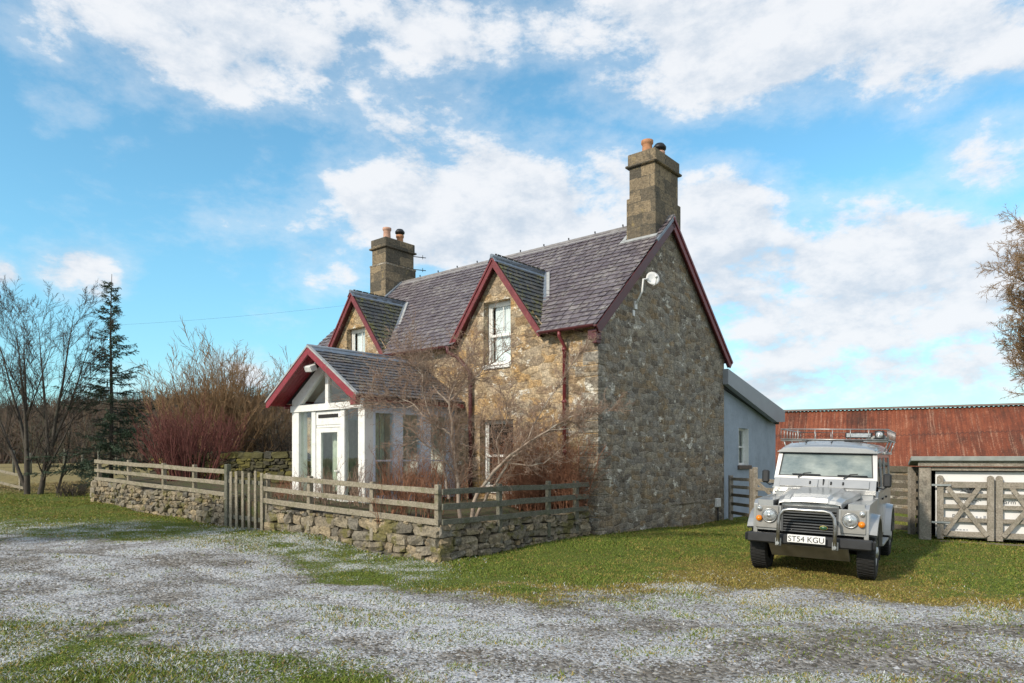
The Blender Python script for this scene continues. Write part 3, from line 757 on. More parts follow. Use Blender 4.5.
# sash windows
def sash(a, b, z0, z1, parent, label, blind, bars=True):
    y = .18; f = MB(); w = .065
    f.box((a,y,z0),(a+w,y+.09,z1)); f.box((b-w,y,z0),(b,y+.09,z1)); f.box((a+w,y,z1-w*1.5),(b-w,y+.09,z1)); f.box((a+w,y,z0),(b-w,y+.09,z0+w*1.4))
    zm = z0+(z1-z0)*.48
    f.box((a+w,y+.015,zm-.03),(b-w,y+.075,zm+.03))
    f.box((a+w,y+.02,zm+.03),(a+w+.045,y+.06,z1-w*1.5)); f.box((b-w-.045,y+.02,zm+.03),(b-w,y+.06,z1-w*1.5))
    f.box((a+w,y+.05,z0+w*1.4),(a+w+.04,y+.088,zm-.03)); f.box((b-w-.04,y+.05,z0+w*1.4),(b-w,y+.088,zm-.03))
    if bars:
        c = (a+b)/2+.03; f.box((c-.012,y+.025,zm+.03),(c+.012,y+.055,z1-w*1.5))
    o = part('window', f, M['white'], parent, bevel=.004, label=label)
    part('pane', MB().box((a+w,y+.045,z0+.05),(b-w,y+.049,z1-.05)), M['glass'], o)
    s = MB(); s.box((a+.005,-.05,z0-.09),(b-.005,y+.03,z0+.005)); part('sill', s, M['white'] if z0 > 2 or True else M['gable'], o, bevel=.008)
    if blind:
        c = MB(); n = 26; x0 = a+.15; x1 = b-.03
        vs = [(x0+(x1-x0)*i/n, y+.098+.010*math.sin(i*1.9), z) for i in range(n+1) for z in (z0+.05, z1-.1)]
        c.add(vs, [(2*i,2*i+2,2*i+3,2*i+1) for i in range(n)], True); part('curtain', c, M['net'], o)
    rm = MB(); rx0, rx1, rz0, rz1, ry0, ry1 = a-.02, b+.02, z0-.02, z1+.02, y+.1, y+1.6
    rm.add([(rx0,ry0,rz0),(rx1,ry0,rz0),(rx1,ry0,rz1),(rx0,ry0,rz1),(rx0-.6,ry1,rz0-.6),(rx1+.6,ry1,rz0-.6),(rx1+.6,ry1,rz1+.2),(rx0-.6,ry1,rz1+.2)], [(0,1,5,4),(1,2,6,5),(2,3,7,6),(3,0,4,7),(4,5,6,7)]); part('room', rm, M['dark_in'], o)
    return o
sash(*up_win[0], cot, 'white sash window in the dormer nearest the gable', True)
sash(*up_win[1], cot, 'white sash window in the dormer above the porch', True)
sash(*lo_win[0], cot, 'white sash window low behind the bare branches', False, False)

# chimneys
def chimney(cx0, cx1, y0, y1, zb, zstep, zcap, ztop, label, hood):
    m = MB(); m.box((cx0-.05,y0-.05,zb),(cx1+.05,y1+.05,zstep)); m.box((cx0,y0,zstep),(cx1,y1,zcap))
    o = part('chimney', m, M['chimney'], cot, bevel=.015, label=label)
    c = MB(); c.box((cx0-.08,y0-.08,zcap),(cx1+.08,y1+.08,zcap+.06)); c.box((cx0-.03,y0-.03,zcap+.06),(cx1+.03,y1+.03,ztop)); part('chimney_cap', c, M['chimney'], o, bevel=.02)
    c = MB(); c.box((cx0-.1,y0-.1,zb),(cx1+.1,y1+.1,zb+.01))
    return o
cR = chimney(-.78,-.07,2.6,3.82,6.5,8.12,8.88,9.22, 'tall chimney on the grey gable', False)
cL = chimney(-10.85,-10.12,2.6,3.85,6.5,8.22,8.78,9.12, 'chimney at the far end of the ridge', True)
m = MB(); m.box((-10.91,2.54,8.19),(-10.06,3.91,8.25)); part('stone_band', m, M['gable'], cL, bevel=.01)
def pot(x, y, z, h, r, mat, parent, cap=None):
    m = MB(); m.lathe([(0,0),(r*1.08,0),(r*1.1,.05),(r,.07),(r*.92,h-.12),(r*.98,h-.1),(r*1.15,h-.07),(r*1.15,h),(r*.85,h),(r*.8,h-.1),(0,h-.12)], (x,y,z), (0,0,1), 18)
    o = part('chimney_pot', m, mat, parent)
    if cap:
        c = MB(); c.lathe([(r*.6,h),(r*.6,h+.05),(r*1.35,h+.06),(r*1.4,h+.12),(r*.9,h+.2),(0,h+.22)], (x,y,z), (0,0,1), 18); part('cowl', c, M['black_metal'], o)
pot(-.42, 2.86, 9.2, .36, .13, M['clay'], cR)
pot(-.38, 3.42, 9.2, .26, .12, M['clay_pale'], cR, True)
pot(-10.48, 2.95, 9.1, .46, .13, M['clay_pale'], cL)
pot(-10.45, 3.5, 9.1, .34, .12, M['clay'], cL, True)
m = MB(); m.add([(-.83-.12,2.52,fz(2.52)+.03),(.03,2.52,fz(2.52)+.03),(.03,YR,ZR+.04),(-.95,YR,ZR+.04)], [(0,1,2,3)])
m2 = MB(); m2.bar((-.96,2.5,fz(2.5)+.03),(.05,2.5,fz(2.5)+.03), .12, .05, up=Nn); m2.bar((-.9,2.5,fz(2.5)+.03),(-.9,YR,ZR+.03), .1, .05, up=Nn); part('chimney_flashing', m2, M['lead_pale'], cR)
m2 = MB(); m2.bar((-11.0,2.48,fz(2.5)+.03),(-9.98,2.48,fz(2.5)+.03), .12, .05, up=Nn); m2.bar((-10.0,2.48,fz(2.5)+.03),(-10.0,YR,ZR+.03), .14, .05, up=Nn); part('chimney_flashing', m2, M['lead'], cL)

# aerial and dish
ae = thing('roof_aerial', 'thin metal aerial rods clamped to the far chimney', 'aerial', (1.83,14.83,0), HA)
m = MB(); 
for z in (8.75,8.3):
    m = MB(); m.cyl((-10.2,3.9,z),(-10.05,4.35,z+.02), .014, 6); m.cyl((-10.05,4.2,z-.06),(-10.05,4.2,z+.08), .01, 6); part('rod', m, M['black_metal'], ae)
di = thing('satellite_dish', 'white satellite dish on a bent arm high on the gable', 'satellite dish', (1.83,14.83,0), HA)
m = MB(); ax = Vector((.75,-.62,.22)).normalized(); m.lathe([(0,-.04),(.10,-.03),(.16,0),(.16,.010),(.10,-.022),(0,-.03)], (.36,1.72,5.80), ax, 28)
part('dish', m, M['white_plastic'], di)
m = MB(); m.tube([(0,1.55,5.22),(.1,1.5,5.3),(.2,1.52,5.5),(.24,1.5,5.76),(.3,1.62,5.78)], .022, 8); m.box((.0,1.5,5.12),(.03,1.6,5.3)); m.box((0,1.42,4.95),(.025,1.5,5.08))
part('bracket', m, M['white_plastic'], di)
m = MB(); m.tube([(.36,1.72,5.62),(.52,1.55,5.6),(.62,1.42,5.74)], .012, 6); m.cyl((.62,1.42,5.72),(.56,1.47,5.8), .03, 10); part('receiver_arm', m, M['white_plastic'], di)

# meter box on the gable
jb = part('meter_box', MB().box((.0,5.86,.34),(.09,6.1,.58)), M['white_plastic'], cot, bevel=.01)
m = MB(); m.tube([(.05,5.98,.34),(.05,5.98,-.15)], .02, 6); part('cable', m, M['black_plastic'], jb)
m = MB(); m.box((0,3.3,.53),(.025,5.95,.555)); part('stone_course', m, M['gable'], cot)

# ---- extension
ext = part('extension', MB(), None, cot) if False else None
EX0, EX1, EYW = -5.5, -.12, 10.95
m = MB(); wh = [(7.84,1.48),(8.62,1.48),(8.62,2.6),(7.84,2.6)]
m.poly([(D,-.5),(EYW,-.5),(EYW,2.82),(D,3.95)], [wh], lambda y,z: Vector((EX1,y,z)))
m.add([(EX1,7.84,1.48),(EX1-.22,7.84,1.48),(EX1-.22,7.84,2.6),(EX1,7.84,2.6)], [(0,1,2,3)]); m.add([(EX1,8.62,1.48),(EX1-.22,8.62,1.48),(EX1-.22,8.62,2.6),(EX1,8.62,2.6)], [(3,2,1,0)])
m.add([(EX1,7.84,2.6),(EX1-.22,7.84,2.6),(EX1-.22,8.62,2.6),(EX1,8.62,2.6)], [(0,1,2,3)])
m.add([(EX0,EYW,-.5),(EX1,EYW,-.5),(EX1,EYW,2.82),(EX0,EYW,2.82)], [(0,1,2,3)]); m.add([(EX0,D,-.5),(EX0,EYW,-.5),(EX0,EYW,2.82),(EX0,D,3.95)], [(0,1,2,3)])
ext = part('extension', m, M['render'], cot, label='pale blue grey rendered lean-to')
q = [(6.42,4.22),(11.05,3.27),(11.05,2.9),(10.3,2.86),(6.42,3.78)]
m = MB(); m.prism(q, lambda y,z: Vector((EX1+.12,y,z)), lambda y,z: Vector((EX1+.28,y,z)))
part('fascia', m, M['metal_grey'], ext, bevel=.006)
m = MB(); q2 = [(6.42,4.2),(11.0,3.25),(11.0,3.15),(6.42,4.1)]
m.prism(q2, lambda y,z: Vector((EX0-.3,y,z)), lambda y,z: Vector((EX1+.12,y,z))); part('lean_to_roof', m, M['metal_grey'], ext)
m = MB(); m.prism([(6.52,3.8),(10.95,2.9),(10.95,2.82),(6.52,3.72)], lambda y,z: Vector((EX1-.1,y,z)), lambda y,z: Vector((EX1+.12,y,z))); part('soffit', m, M['black_plastic'], ext)
f = MB(); X = EX1-.20
f.box((X,7.84,1.48),(X+.06,7.90,2.6)); f.box((X,8.56,1.48),(X+.06,8.62,2.6)); f.box((X,7.9,2.54),(X+.06,8.56,2.6)); f.box((X,7.9,1.48),(X+.06,8.56,1.55)); f.box((X+.01,7.9,2.02),(X+.05,8.56,2.06))
wn = part('window', f, M['white'], ext, bevel=.004)
part('pane', MB().box((X+.03,7.88,1.5),(X+.034,8.58,2.58)), M['glass'], wn)
part('reveal', MB().box((EX1-.14,8.60,1.48),(EX1-.002,8.618,2.6)), M['white'], wn)
part('reveal', MB().box((EX1-.14,7.842,1.48),(EX1-.002,7.86,2.6)), M['white'], wn)
m = MB(); m.box((EX1-.14,7.76,1.36),(EX1+.07,8.72,1.478)); part('sill', m, simple('brown stone sill', (.13,.10,.08), .8), wn, bevel=.01)
m = MB(); drape_v = [(X-.08+.012*math.sin(i*1.9), 7.86+.74*i/20, z) for i in range(21) for z in (1.5,2.58)]
m.add(drape_v, [(2*i,2*i+2,2*i+3,2*i+1) for i in range(20)], True); part('curtain', m, M['curtain'], wn)

# ---- porch
PY, PX0, PX1 = -2.83, -7.14, -4.28
PC = (PX0+PX1)/2; VY = -3.30; PZR, PZE, PHW = 4.24, 3.06, 1.78
m = MB(); T_ = .12
for a, b in ((PX0,PX0+.29),(PX1-.23,PX1)): m.box((a,PY,.3),(b,PY+.25,2.82))
for a, b in ((-6.34,-6.18),(-5.19,-5.04)): m.box((a,PY+.02,.3),(b,PY+.13,2.82))
m.box((PX0-.03,PY-.03,2.82),(PX1+.003,PY+.2,2.98))
for a, b in ((PX0+.29,-6.34),(-5.04,PX1-.23)): m.box((a,PY+.03,.3),(b,PY+.13,.75))
# gable frame
for s in (-1, 1):
    e = PC+s*(PX1-PX0)/2
    q = [(e,2.98),(e,3.12),(PC,4.06),(PC,3.82),(e-s*.30,2.98)]
    m.prism(q, lambda x,z: Vector((x,PY+.0,z)), lambda x,z: Vector((x,PY+.12,z)))
m.box((PC-.06,PY+.01,2.98),(PC+.06,PY+.11,3.84))
porch = part('porch', m, M['white'], cot, bevel=.006, label='white framed glazed porch with red bargeboards')
# porch side walls
for X, s in ((PX1,1),(PX0,-1)):
    m = MB()
    x0, x1 = (X-.14, X) if s > 0 else (X, X+.14)
    for a, b in ((PY+.25,-2.52),(-1.99,-1.71),(-1.15,-.82),(-.24,0)): m.box((x0,a,.3),(x1,b,2.72))
    for a, b in ((-2.52,-1.99),(-1.71,-1.15),(-.82,-.24)): m.box((x0+.01,a,.3),(x1-.01,b,.85)); m.box((x0+.03,a,1.62) ,(x1-.06,b,1.655))
    m.box((x0,PY+.25,2.72),(x1,0,3.06))
    part('side_wall', m, M['white_blue_shade'], porch, bevel=.004, label='white side wall with windows, blue shade put into its colour')
    m = MB()
    for a, b in ((-2.52,-1.99),(-1.71,-1.15),(-.82,-.24)): m.box(((x0+x1)/2-.003,a,.85),((x0+x1)/2+.003,b,2.72))
    part('pane', m, M['glass'], porch)
m = MB()
for a, b in ((PX0+.29,-6.34),(-5.04,PX1-.23)): m.box((a,PY+.07,.75),(b,PY+.076,2.82))
tri = [(PX0+.32,2.99),(PX1-.32,2.99),(PC,3.82)]
m.prism(tri, lambda x,z: Vector((x,PY+.06,z)), lambda x,z: Vector((x,PY+.066,z)))
part('pane', m, M['glass'], porch)
# door with the fixed light over it
m = MB(); m.box((-6.17,PY+.04,2.48),(-5.2,PY+.1,2.81)); m.box((-6.17,PY+.055,2.42),(-5.2,PY+.12,2.48)); part('fanlight_panel', m, M['white'], porch, bevel=.005)
m = MB(); m.box((-6.06,PY+.02,2.65),(-5.30,PY+.05,2.73)); part('vent_slot', m, M['dark_in'], porch)
m = MB(); a, b = -6.17, -5.2; y0, y1 = PY+.04, PY+.10
m.box((a,y0,.4),(a+.19,y1,2.41)); m.box((b-.14,y0,.4),(b,y1,2.41)); m.box((a+.19,y0,2.3),(b-.14,y1,2.41)); m.box((a+.19,y0,.4),(b-.14,y1,.85))
m.cyl((b-.07,y0-.05,1.4),(b-.07,y0,1.4), .02, 8); m.box((b-.18,y0-.06,1.385),(b-.06,y0-.04,1.415))
dr = part('door', m, M['white'], porch, bevel=.005)
m = MB(); m.box((a+.19,PY+.068,.85),(b-.14,PY+.074,2.3)); part('pane', m, M['glass'], porch)
# curtains, floor and back wall door inside
def drape(mb, x0, y0, x1, y1, z0, z1, n=16):
    L = math.hypot(x1-x0, y1-y0); nxv, nyv = -(y1-y0)/L, (x1-x0)/L
    vs = [(x0+(x1-x0)*i/n + nxv*.025*math.sin(i*1.7), y0+(y1-y0)*i/n + nyv*.025*math.sin(i*1.7), z) for i in range(n+1) for z in (z0, z1)]
    mb.add(vs, [(2*i,2*i+2,2*i+3,2*i+1) for i in range(n)], True)
m = MB()
for a, b in ((-2.42,-2.25),(-1.66,-1.5),(-.8,-.66),(-2.2,-2.1)): drape(m, PX1-.22, a, PX1-.22, b, .9, 2.75)
drape(m, -6.78, PY+.3, -6.4, PY+.3, .9, 2.78); drape(m, -5.95, PY+.34, -5.35, PY+.34, .9, 2.3); drape(m, PX0+.24, -2.4, PX0+.24, -.4, .8, 2.7, 40)
part('curtain', m, M['curtain'], porch)
m = MB(); m.box((PX0+.1,PY+.2,.3),(PX1-.1,-.01,.5)); part('porch_floor', m, M['tile'], porch)
m = MB()
for s in (-1, 1):
    a = Vector((PC+s*(PHW-.42),PZE+.08)); b = Vector((PC,PZR-.11)); m.prism([(a.x,a.y),(b.x,b.y),(b.x,b.y-.02),(a.x,a.y-.02)], lambda x,z: Vector((x,PY+.14,z)), lambda x,z: Vector((x,-.02,z)))
m.box((PX0+.15,-.03,.5),(PX1-.15,-.008,3.2)); part('lining', m, M['lining'], porch)
m = MB(); m.box((-5.9,-.07,.5),(-5.0,-.035,2.5)); part('inner_door', m, M['white'], porch)
# porch roof
m = MB(); PA = math.atan2(PZR-PZE, PHW); PL = (PZR-PZE)/math.sin(PA)
for s in (-1, 1):
    O = Vector((PC+s*PHW,VY,PZE)); Vv = Vector((-s*math.cos(PA),0,math.sin(PA))); Nv = Vector((s*math.sin(PA),0,math.cos(PA)))
    slates(m, O, Vector((0,1,0)), Vv, Nv, int(PL/.15)+1, 0, lambda u,v: v < PL, .15, .24, 30+s, 0, -VY)
    m.add([O-Nv*.003, O+Vector((0,-VY-.01,0))-Nv*.003, Vector((PC,-.01,PZR))-Nv*.003, Vector((PC,VY,PZR))-Nv*.003], [(0,1,2,3)])
part('porch_roof', m, M['slate_porch'], porch, recalc=False)
m = MB(); m.tube([(PC,VY-.04,PZR+.03),(PC,-.02,PZR+.03)], .045, 8)
for s in (-1, 1): m.bar((PC+s*.09,VY-.02,PZR-.03),(PC+s*.09,-.02,PZR-.03), .2, .014, up=(s*math.sin(PA),0,math.cos(PA)))
part('ridge_flashing', m, M['lead'], porch)
m = MB()
for s in (-1, 1):
    a = Vector((PC+s*(PHW+.02),PZE+.0)); b = Vector((PC,PZR+.02)); q = [(a.x,a.y+.035),(b.x,b.y+.035),(b.x,b.y-.012),(a.x,a.y-.012)]
    m.prism(q, lambda x,z: Vector((x,VY-.05,z)), lambda x,z: Vector((x,VY+.03,z)))
part('verge_flashing', m, M['lead_pale'], porch)
m = MB()
for s in (-1, 1):
    a = Vector((PC+s*(PHW+.0),PZE-.015)); b = Vector((PC,PZR-.0)); hv = .14
    q = [(a.x,a.y),(b.x,b.y),(b.x,b.y-hv*1.2),(a.x-s*.1,a.y-hv*.85),(a.x,a.y-hv*.85)]
    m.prism(q, lambda x,z: Vector((x,VY-.035,z)), lambda x,z: Vector((x,VY,z)))
m.box((PC+PHW-.2,VY-.03,PZE-.22),(PC+PHW-.02,VY+.1,PZE-.05))
part('bargeboard', m, M['red'], porch, bevel=.004)
m = MB()
for s in (-1, 1):
    a = Vector((PC+s*(PHW-.02),PZE-.06)); b = Vector((PC,PZR-.075))
    for i in range(5):
        y0 = VY + (PY-VY)*i/5; y1 = VY + (PY-VY)*(i+1)/5 - .006
        q = [(a.x,a.y),(b.x,b.y),(b.x,b.y-.018),(a.x,a.y-.018)]
        m.prism(q, lambda x,z,y0=y0: Vector((x,y0,z)), lambda x,z,y1=y1: Vector((x,y1,z)))
    m.box((PC+s*(PHW-.03),PY,PZE-.12),(PC+s*(PHW-.0),-.02,PZE-.02)); m.box((PC+s*(PHW-.45),PY,PZE-.1),(PC+s*(PHW-.03),-.02,PZE-.085))
part('soffit', m, M['red'], porch)
m = MB(); gutter(m, 0, 1, 0, 0, .05); m.v = [(PC+PHW+.05+y, PY-.5+x*2.9, PZE-.03+z) for x,y,z in m.v]; part('gutter', m, M['maroon_dark'], porch)
# floodlight
fl = thing('floodlight', 'small white floodlight under the red porch gable', 'floodlight', (1.83,14.83,0), HA)
Mx = Matrix.Translation((-5.86,-3.12,3.80)) @ Matrix.Rotation(R(25),4,'X') @ Matrix.Rotation(R(-12),4,'Z')
part('lamp_housing', MB().box((-.17,-.12,-.07),(.17,.06,.08), Mx), M['white_plastic'], fl, bevel=.02)
part('lens', MB().box((-.14,-.125,-.05),(.14,-.119,.05), Mx), simple('frosted lens', (.7,.72,.7), .25), fl)
m = MB(); m.tube([(-5.84,-3.08,3.88),(-5.84,-3.0,3.98),(-5.72,-2.95,4.04)], .02, 8); part('bracket', m, M['white_plastic'], fl)

# ------------------------------------------------------------------ dry stone walls and fences
US = []
for x in (-1,0,1):
    for y in (-1,0,1):
        for z in (-1,0,1):
            if (x,y,z) != (0,0,0): US.append(Vector((x,y,z)))
UI = {tuple(int(c) for c in p): i for i, p in enumerate(US)}
UF = []
for ax in range(3):
    for sg in (-1,1):
        for i in (-1,0):
            for j in (-1,0):
                q = []
                for (a,b) in ((i,j),(i+1,j),(i+1,j+1),(i,j+1)):
                    p = [0,0,0]; p[ax] = sg; p[(ax+1)%3] = a; p[(ax+2)%3] = b; q.append(UI[tuple(p)])
                UF.append(tuple(q if sg > 0 else reversed(q)))
def rock(mb, c, dx, dy, dz, sx, sy, sz, rg, tilt=.09, jit=.17):
    vs = []; a = rg.gauss(0, tilt); rx = dx*math.cos(a)+dz*math.sin(a); rz = dz*math.cos(a)-dx*math.sin(a)
    for p in US:
        q = p*(1.0 if p.length < 1.1 else (.94 if p.length < 1.5 else .86))
        q = Vector((q.x+rg.uniform(-jit,jit), q.y+rg.uniform(-jit,jit), q.z+rg.uniform(-jit,jit)))
        vs.append(c + rx*(q.x*sx/2) + dy*(q.y*sy/2) + rz*(q.z*sz/2))
    mb.add(vs, UF, False)
def dry_wall(mb, core, a, b, za0, zb0, za1, zb1, thick, seed, hmin=.085, hmax=.2, both=False):
    """stones from a to b; base z za0->zb0, top za1->zb1; the outer face is on the right-hand side of a->b"""
    rg = random.Random(seed); a, b = Vector((a[0],a[1],0)), Vector((b[0],b[1],0)); d = (b-a); L = d.length; d.normalize(); n = Vector((d.y,-d.x,0)); up = Vector((0,0,1))
    lo = min(za0,zb0)-.12; z = lo
    faces = ((n, 0),) if not both else ((n, 0), (-n, thick))
    while z < max(za1,zb1):
        hh = rg.uniform(hmin,hmax); s = -.1*rg.random()
        while s < L:
            w = hh*rg.uniform(1.0,3.0); t = min(1,max(0,(s+w/2)/L)); zb_, zt_ = za0+(zb0-za0)*t, za1+(zb1-za1)*t
            w = min(w, L-s+.06)
            if w > .05 and z+hh > zb_-.12 and z+hh*.55 < zt_:
                ht = min(hh, zt_-z+.02)
                for nn, off in faces:
                    rock(mb, a+d*(s+w/2)-n*off+nn*(-.13+rg.uniform(-.035,.035))+up*(z+ht/2+rg.uniform(-.02,.02)), d, n, up, w*1.02, .3, ht*1.06*rg.uniform(.9,1.08), rg)
                if z+hh > zt_-.08 and not both: rock(mb, a+d*(s+w/2)-n*(.3+rg.uniform(-.03,.03))+up*(z+ht/2), d, n, up, w, .32, ht, rg)
            s += w
        z += hh*.97
    vs = []
    for (p, z0, z1) in ((a,za0-.2,za1-.06),(b,zb0-.2,zb1-.06)):
        for off in (.1, thick-.06):
            for zz in (z0, z1): vs.append(p-n*off+up*zz)
    core.add(vs, [(0,1,3,2),(4,6,7,5),(0,4,5,1),(2,3,7,6),(1,5,7,3)])
A_, B_, C_, D_, E_ = [Vector((*p,0)) for p in WALLP]
core_m = simple('packed earth', (.05,.045,.035), .95)
m, c = MB(), MB()
dry_wall(m, c, C_, B_, .14, -.12, .74, .56, .45, 1, .05, .22)
dry_wall(m, c, B_, A_, -.12, .02, .56, .60, .45, 2, .05, .2)
gw = thing('garden_wall', 'dry stone garden wall with a corner, running from the gate to the grey gable', 'stone wall')
part('stone', m, M['drystone'], gw, recalc=False); part('wall_core', c, core_m, gw)
m, c = MB(), MB(); dry_wall(m, c, E_, D_, .38, .06, 1.04, .84, .45, 3)
dry_wall(m, c, E_+Vector((.33,.42,0))*3, E_, .5, .38, 1.1, 1.04, .45, 4)
gw2 = thing('garden_wall', 'low dry stone wall under the fence, between the spruce and the picket gate', 'stone wall')
part('stone', m, M['drystone'], gw2, recalc=False); part('wall_core', c, core_m, gw2)

def rail_fence(name, label, pts, posts, mat, group, seed, rails=3, rh=.10):
    """pts: (xy, z_low, z_top) at both ends; posts at fractions"""
    (a, al, at), (b, bl, bt) = pts; rg = random.Random(seed)
    t = thing(name, label, 'fence', (a.x, a.y, 0), 0, group); o0 = Vector((a.x, a.y, 0))
    d = (b-a).normalized(); n = Vector((d.y,-d.x,0))
    for f in posts:
        p = a.lerp(b, f) - n*.05; zl = al+(bl-al)*f; zt = at+(bt-at)*f
        m = MB(); lean = Vector((rg.uniform(-.015,.015), rg.uniform(-.015,.015), 0)); w = rg.uniform(.085,.1)
        m.bar(p+Vector((0,0,zl-.5))-o0, p+lean+Vector((0,0,zt+.09+rg.uniform(-.02,.03)))-o0, w, w, up=d)
        part('post', m, mat, t, bevel=.008)
    L = (b-a).length
    for r in range(rails):
        f = r/(rails-1); za = al+(at-al)*f; zb = bl+(bt-bl)*f
        m = MB(); N = 8; pts_ = []
        for i in range(N+1):
            pts_.append(a.lerp(b, i/N)+n*.02+Vector((0,0,za+(zb-za)*i/N+rg.uniform(-.008,.008)))-o0)
        hh = rh*rg.uniform(.92,1.08)
        vs = []; 
        for p in pts_:
            for (i,j) in ((-1,-1),(1,-1),(1,1),(-1,1)): vs.append(p+n*(i*.018)+Vector((0,0,j*hh/2)))
        fs = [(k*4+i, k*4+(i+1)%4, k*4+4+(i+1)%4, k*4+4+i) for k in range(N) for i in range(4)] + [(0,1,2,3),(N*4+3,N*4+2,N*4+1,N*4)]
        m.add(vs, fs); part('rail', m, mat, t, bevel=.004)
    return t
FG = 'post and rail fences on the garden wall'
nL = Vector((-.62,-.78,0))
rail_fence('timber_fence', 'pale three-rail timber fence on the wall, from the spruce to the gate', ((E_+Vector((.15,-.1,0)), 1.10, 1.60), (D_+Vector((0.03,-.02,0)), .87, 1.385)), (.02,.29,.57,.78), M['fence'], FG, 1)
rail_fence('timber_fence', 'pale three-rail timber fence on the wall, from the gate to the wall corner', ((C_+Vector((-.02,-.0,0)), .78, 1.30), (B_, .60, 1.12)), (0,.29,.66,.985), M['fence'], FG, 2)
rail_fence('timber_fence', 'three-rail fence with shade painted into its dark grey-green timber on the wall, from its corner to the gable', ((B_+Vector((.04,-.02,0)), .60, 1.12), (A_+Vector((-.03,-.04,0)), .64, 1.14)), (.36,.70,.92), M['fence_dark_shade'], FG, 3)
# picket gate
t = thing('picket_gate', 'narrow grey picket gate in the gap of the garden wall', 'gate', (C_.x, C_.y, 0))
rg = random.Random(9); dg = (D_-C_); Lg = dg.length; dg.normalize(); ng = Vector((dg.y,-dg.x,0)); ng = ng if ng.y < 0 else -ng
m = MB(); p = dg*(Lg-.02); m.bar(p+Vector((0,0,-.1)), p+Vector((0,0,1.56)), .11, .11, up=dg); part('gate_post', m, M['fence_dark_shade'], t, bevel=.01)
for i in range(6):
    p = dg*(.07+i*(Lg-.25)/5.2) + ng*.05; m = MB(); zz = .1 + .03*rg.random()
    m.bar(p+Vector((0,0,zz)), p+Vector((rg.uniform(-.015,.015),0,1.40+rg.uniform(-.03,.03))), .085*rg.uniform(.9,1.1), .022, up=ng); part('picket', m, M['fence'], t, bevel=.004)
for z in (.35, 1.15):
    m = MB(); m.bar(Vector((0,0,z)), dg*(Lg-.05)+Vector((0,0,z+.03)), .03, .09); part('gate_rail', m, M['fence_dark_shade'], t, bevel=.004)
# mossy wall beyond the garden
m, c = MB(), MB(); dry_wall(m, c, W(150,458,22.5).to_2d(), W(300,458,20.5).to_2d(), 1.1, 1.1, 1.90, 1.92, .5, 12, .08, .2, True)
gw3 = thing('mossy_wall', 'old field wall thick with yellow moss, seen behind the gate', 'stone wall')
part('stone', m, M['mossstone'], gw3, recalc=False); part('wall_core', c, core_m, gw3)

# ------------------------------------------------------------------ trees
def grow(big, small, p, d, L, r, lv, P, rg):
    n = P['seg'][min(lv, len(P['seg'])-1)]; pts = [p.copy()]; rad = [r]; dd = d.normalized()
    tip = r*(P['taper'] if lv else P.get('tap0', P['taper']))
    for i in range(n):
        dd = (dd + Vector((rg.gauss(0,1), rg.gauss(0,1), rg.gauss(0,1)))*P['wob'][min(lv,len(P['wob'])-1)] + Vector((0,0,1))*P['up'][min(lv,len(P['up'])-1)]).normalized()
        pts.append(pts[-1] + dd*(L/n)); rad.append(r + (tip-r)*(i+1)/n)
    mb = big if lv <= P['big'] else small
    mb.tube(pts, rad, (9,7,5,4,3,3)[min(lv,5)] if lv <= P['big'] else 3, cap=False)
    if lv >= P['depth']: return
    k = P['kids'][min(lv,len(P['kids'])-1)]; k = max(1, int(round(k*rg.uniform(.8,1.2))))
    for i in range(k):
        t = P['t0'][min(lv,len(P['t0'])-1)]; f = t + (1-t)*((i+rg.random())/k); f = min(f, .98)
        x = f*n; j = min(int(x), n-1); q = pts[j].lerp(pts[j+1], x-j); base = (pts[j+1]-pts[j]).normalized()
        a = R(P['ang'][min(lv,len(P['ang'])-1)])*rg.uniform(.65,1.3); side = base.orthogonal().normalized(); side.rotate(Matrix.Rotation(rg.uniform(0,6.283),3,base))
        nd = base*math.cos(a)+side*math.sin(a)
        rr = (r+(tip-r)*f)*P['rr']*rg.uniform(.8,1.1)
        grow(big, small, q, nd, L*P['lr'][min(lv,len(P['lr'])-1)]*rg.uniform(.6,1.15)*(1.15-.5*f), max(rr, P['rmin']), lv+1, P, rg)
def bare_tree(name, label, cat, stems, P, bm, tm, seed, group=None, parts=('trunk','crown')):
    rg = random.Random(seed); big, small = MB(), MB(); base = Vector(stems[0][0])
    t = thing(name, label, cat, base, 0, group)
    for (p, d, L, r) in stems: grow(big, small, Vector(p)-base, Vector(d), L, r, 0, P, rg)
    part(parts[0], big, bm, t, recalc=False); part(parts[1], small, tm, t, recalc=False)
    return t
b1, b2 = W(27,496,24), W(38,496,24); z0 = .42
PT = dict(seg=(7,6,5,4,3), wob=(.035,.045,.06,.08), up=(.03,.05,.05,.04), kids=(10,7,6,4), t0=(.12,.15,.15,.1), ang=(30,32,34,34), lr=(.48,.52,.5,.48), rr=.5, taper=.2, rmin=.0055, depth=4, big=0, tap0=.07)
stems = [((b1.x,24,z0),(-.06,0,1),5.7,.10), ((b1.x+.02,24.02,z0+1.2),(-.30,.1,1),4.9,.06), ((b1.x-.1,24.1,z0+.2),(-.5,.1,1),4.4,.07), ((b1.x,24,z0+1.6),(.12,-.15,1),4.4,.055),
         ((b2.x,24.1,z0),(.22,.03,1),2.6,.10), ((b2.x+.42,24.15,z0+1.9),(.10,.0,1),4.6,.06), ((b2.x+.36,24.15,z0+1.7),(.42,.1,1),4.2,.055), ((b2.x+.30,24.1,z0+1.5),(-.14,.1,1),4.6,.055), ((b2.x+.1,24.1,z0+.6),(.5,-.1,1),3.4,.045)]
bare_tree('bare_tree', 'tall leafless tree with dark twin trunks, at the lawn edge beside the spruce', 'tree', stems, PT, M['bark_dark'], M['twig_dark'], 21)
PT2 = dict(PT, kids=(6,5,4), depth=3); b = W(57,496,24.5)
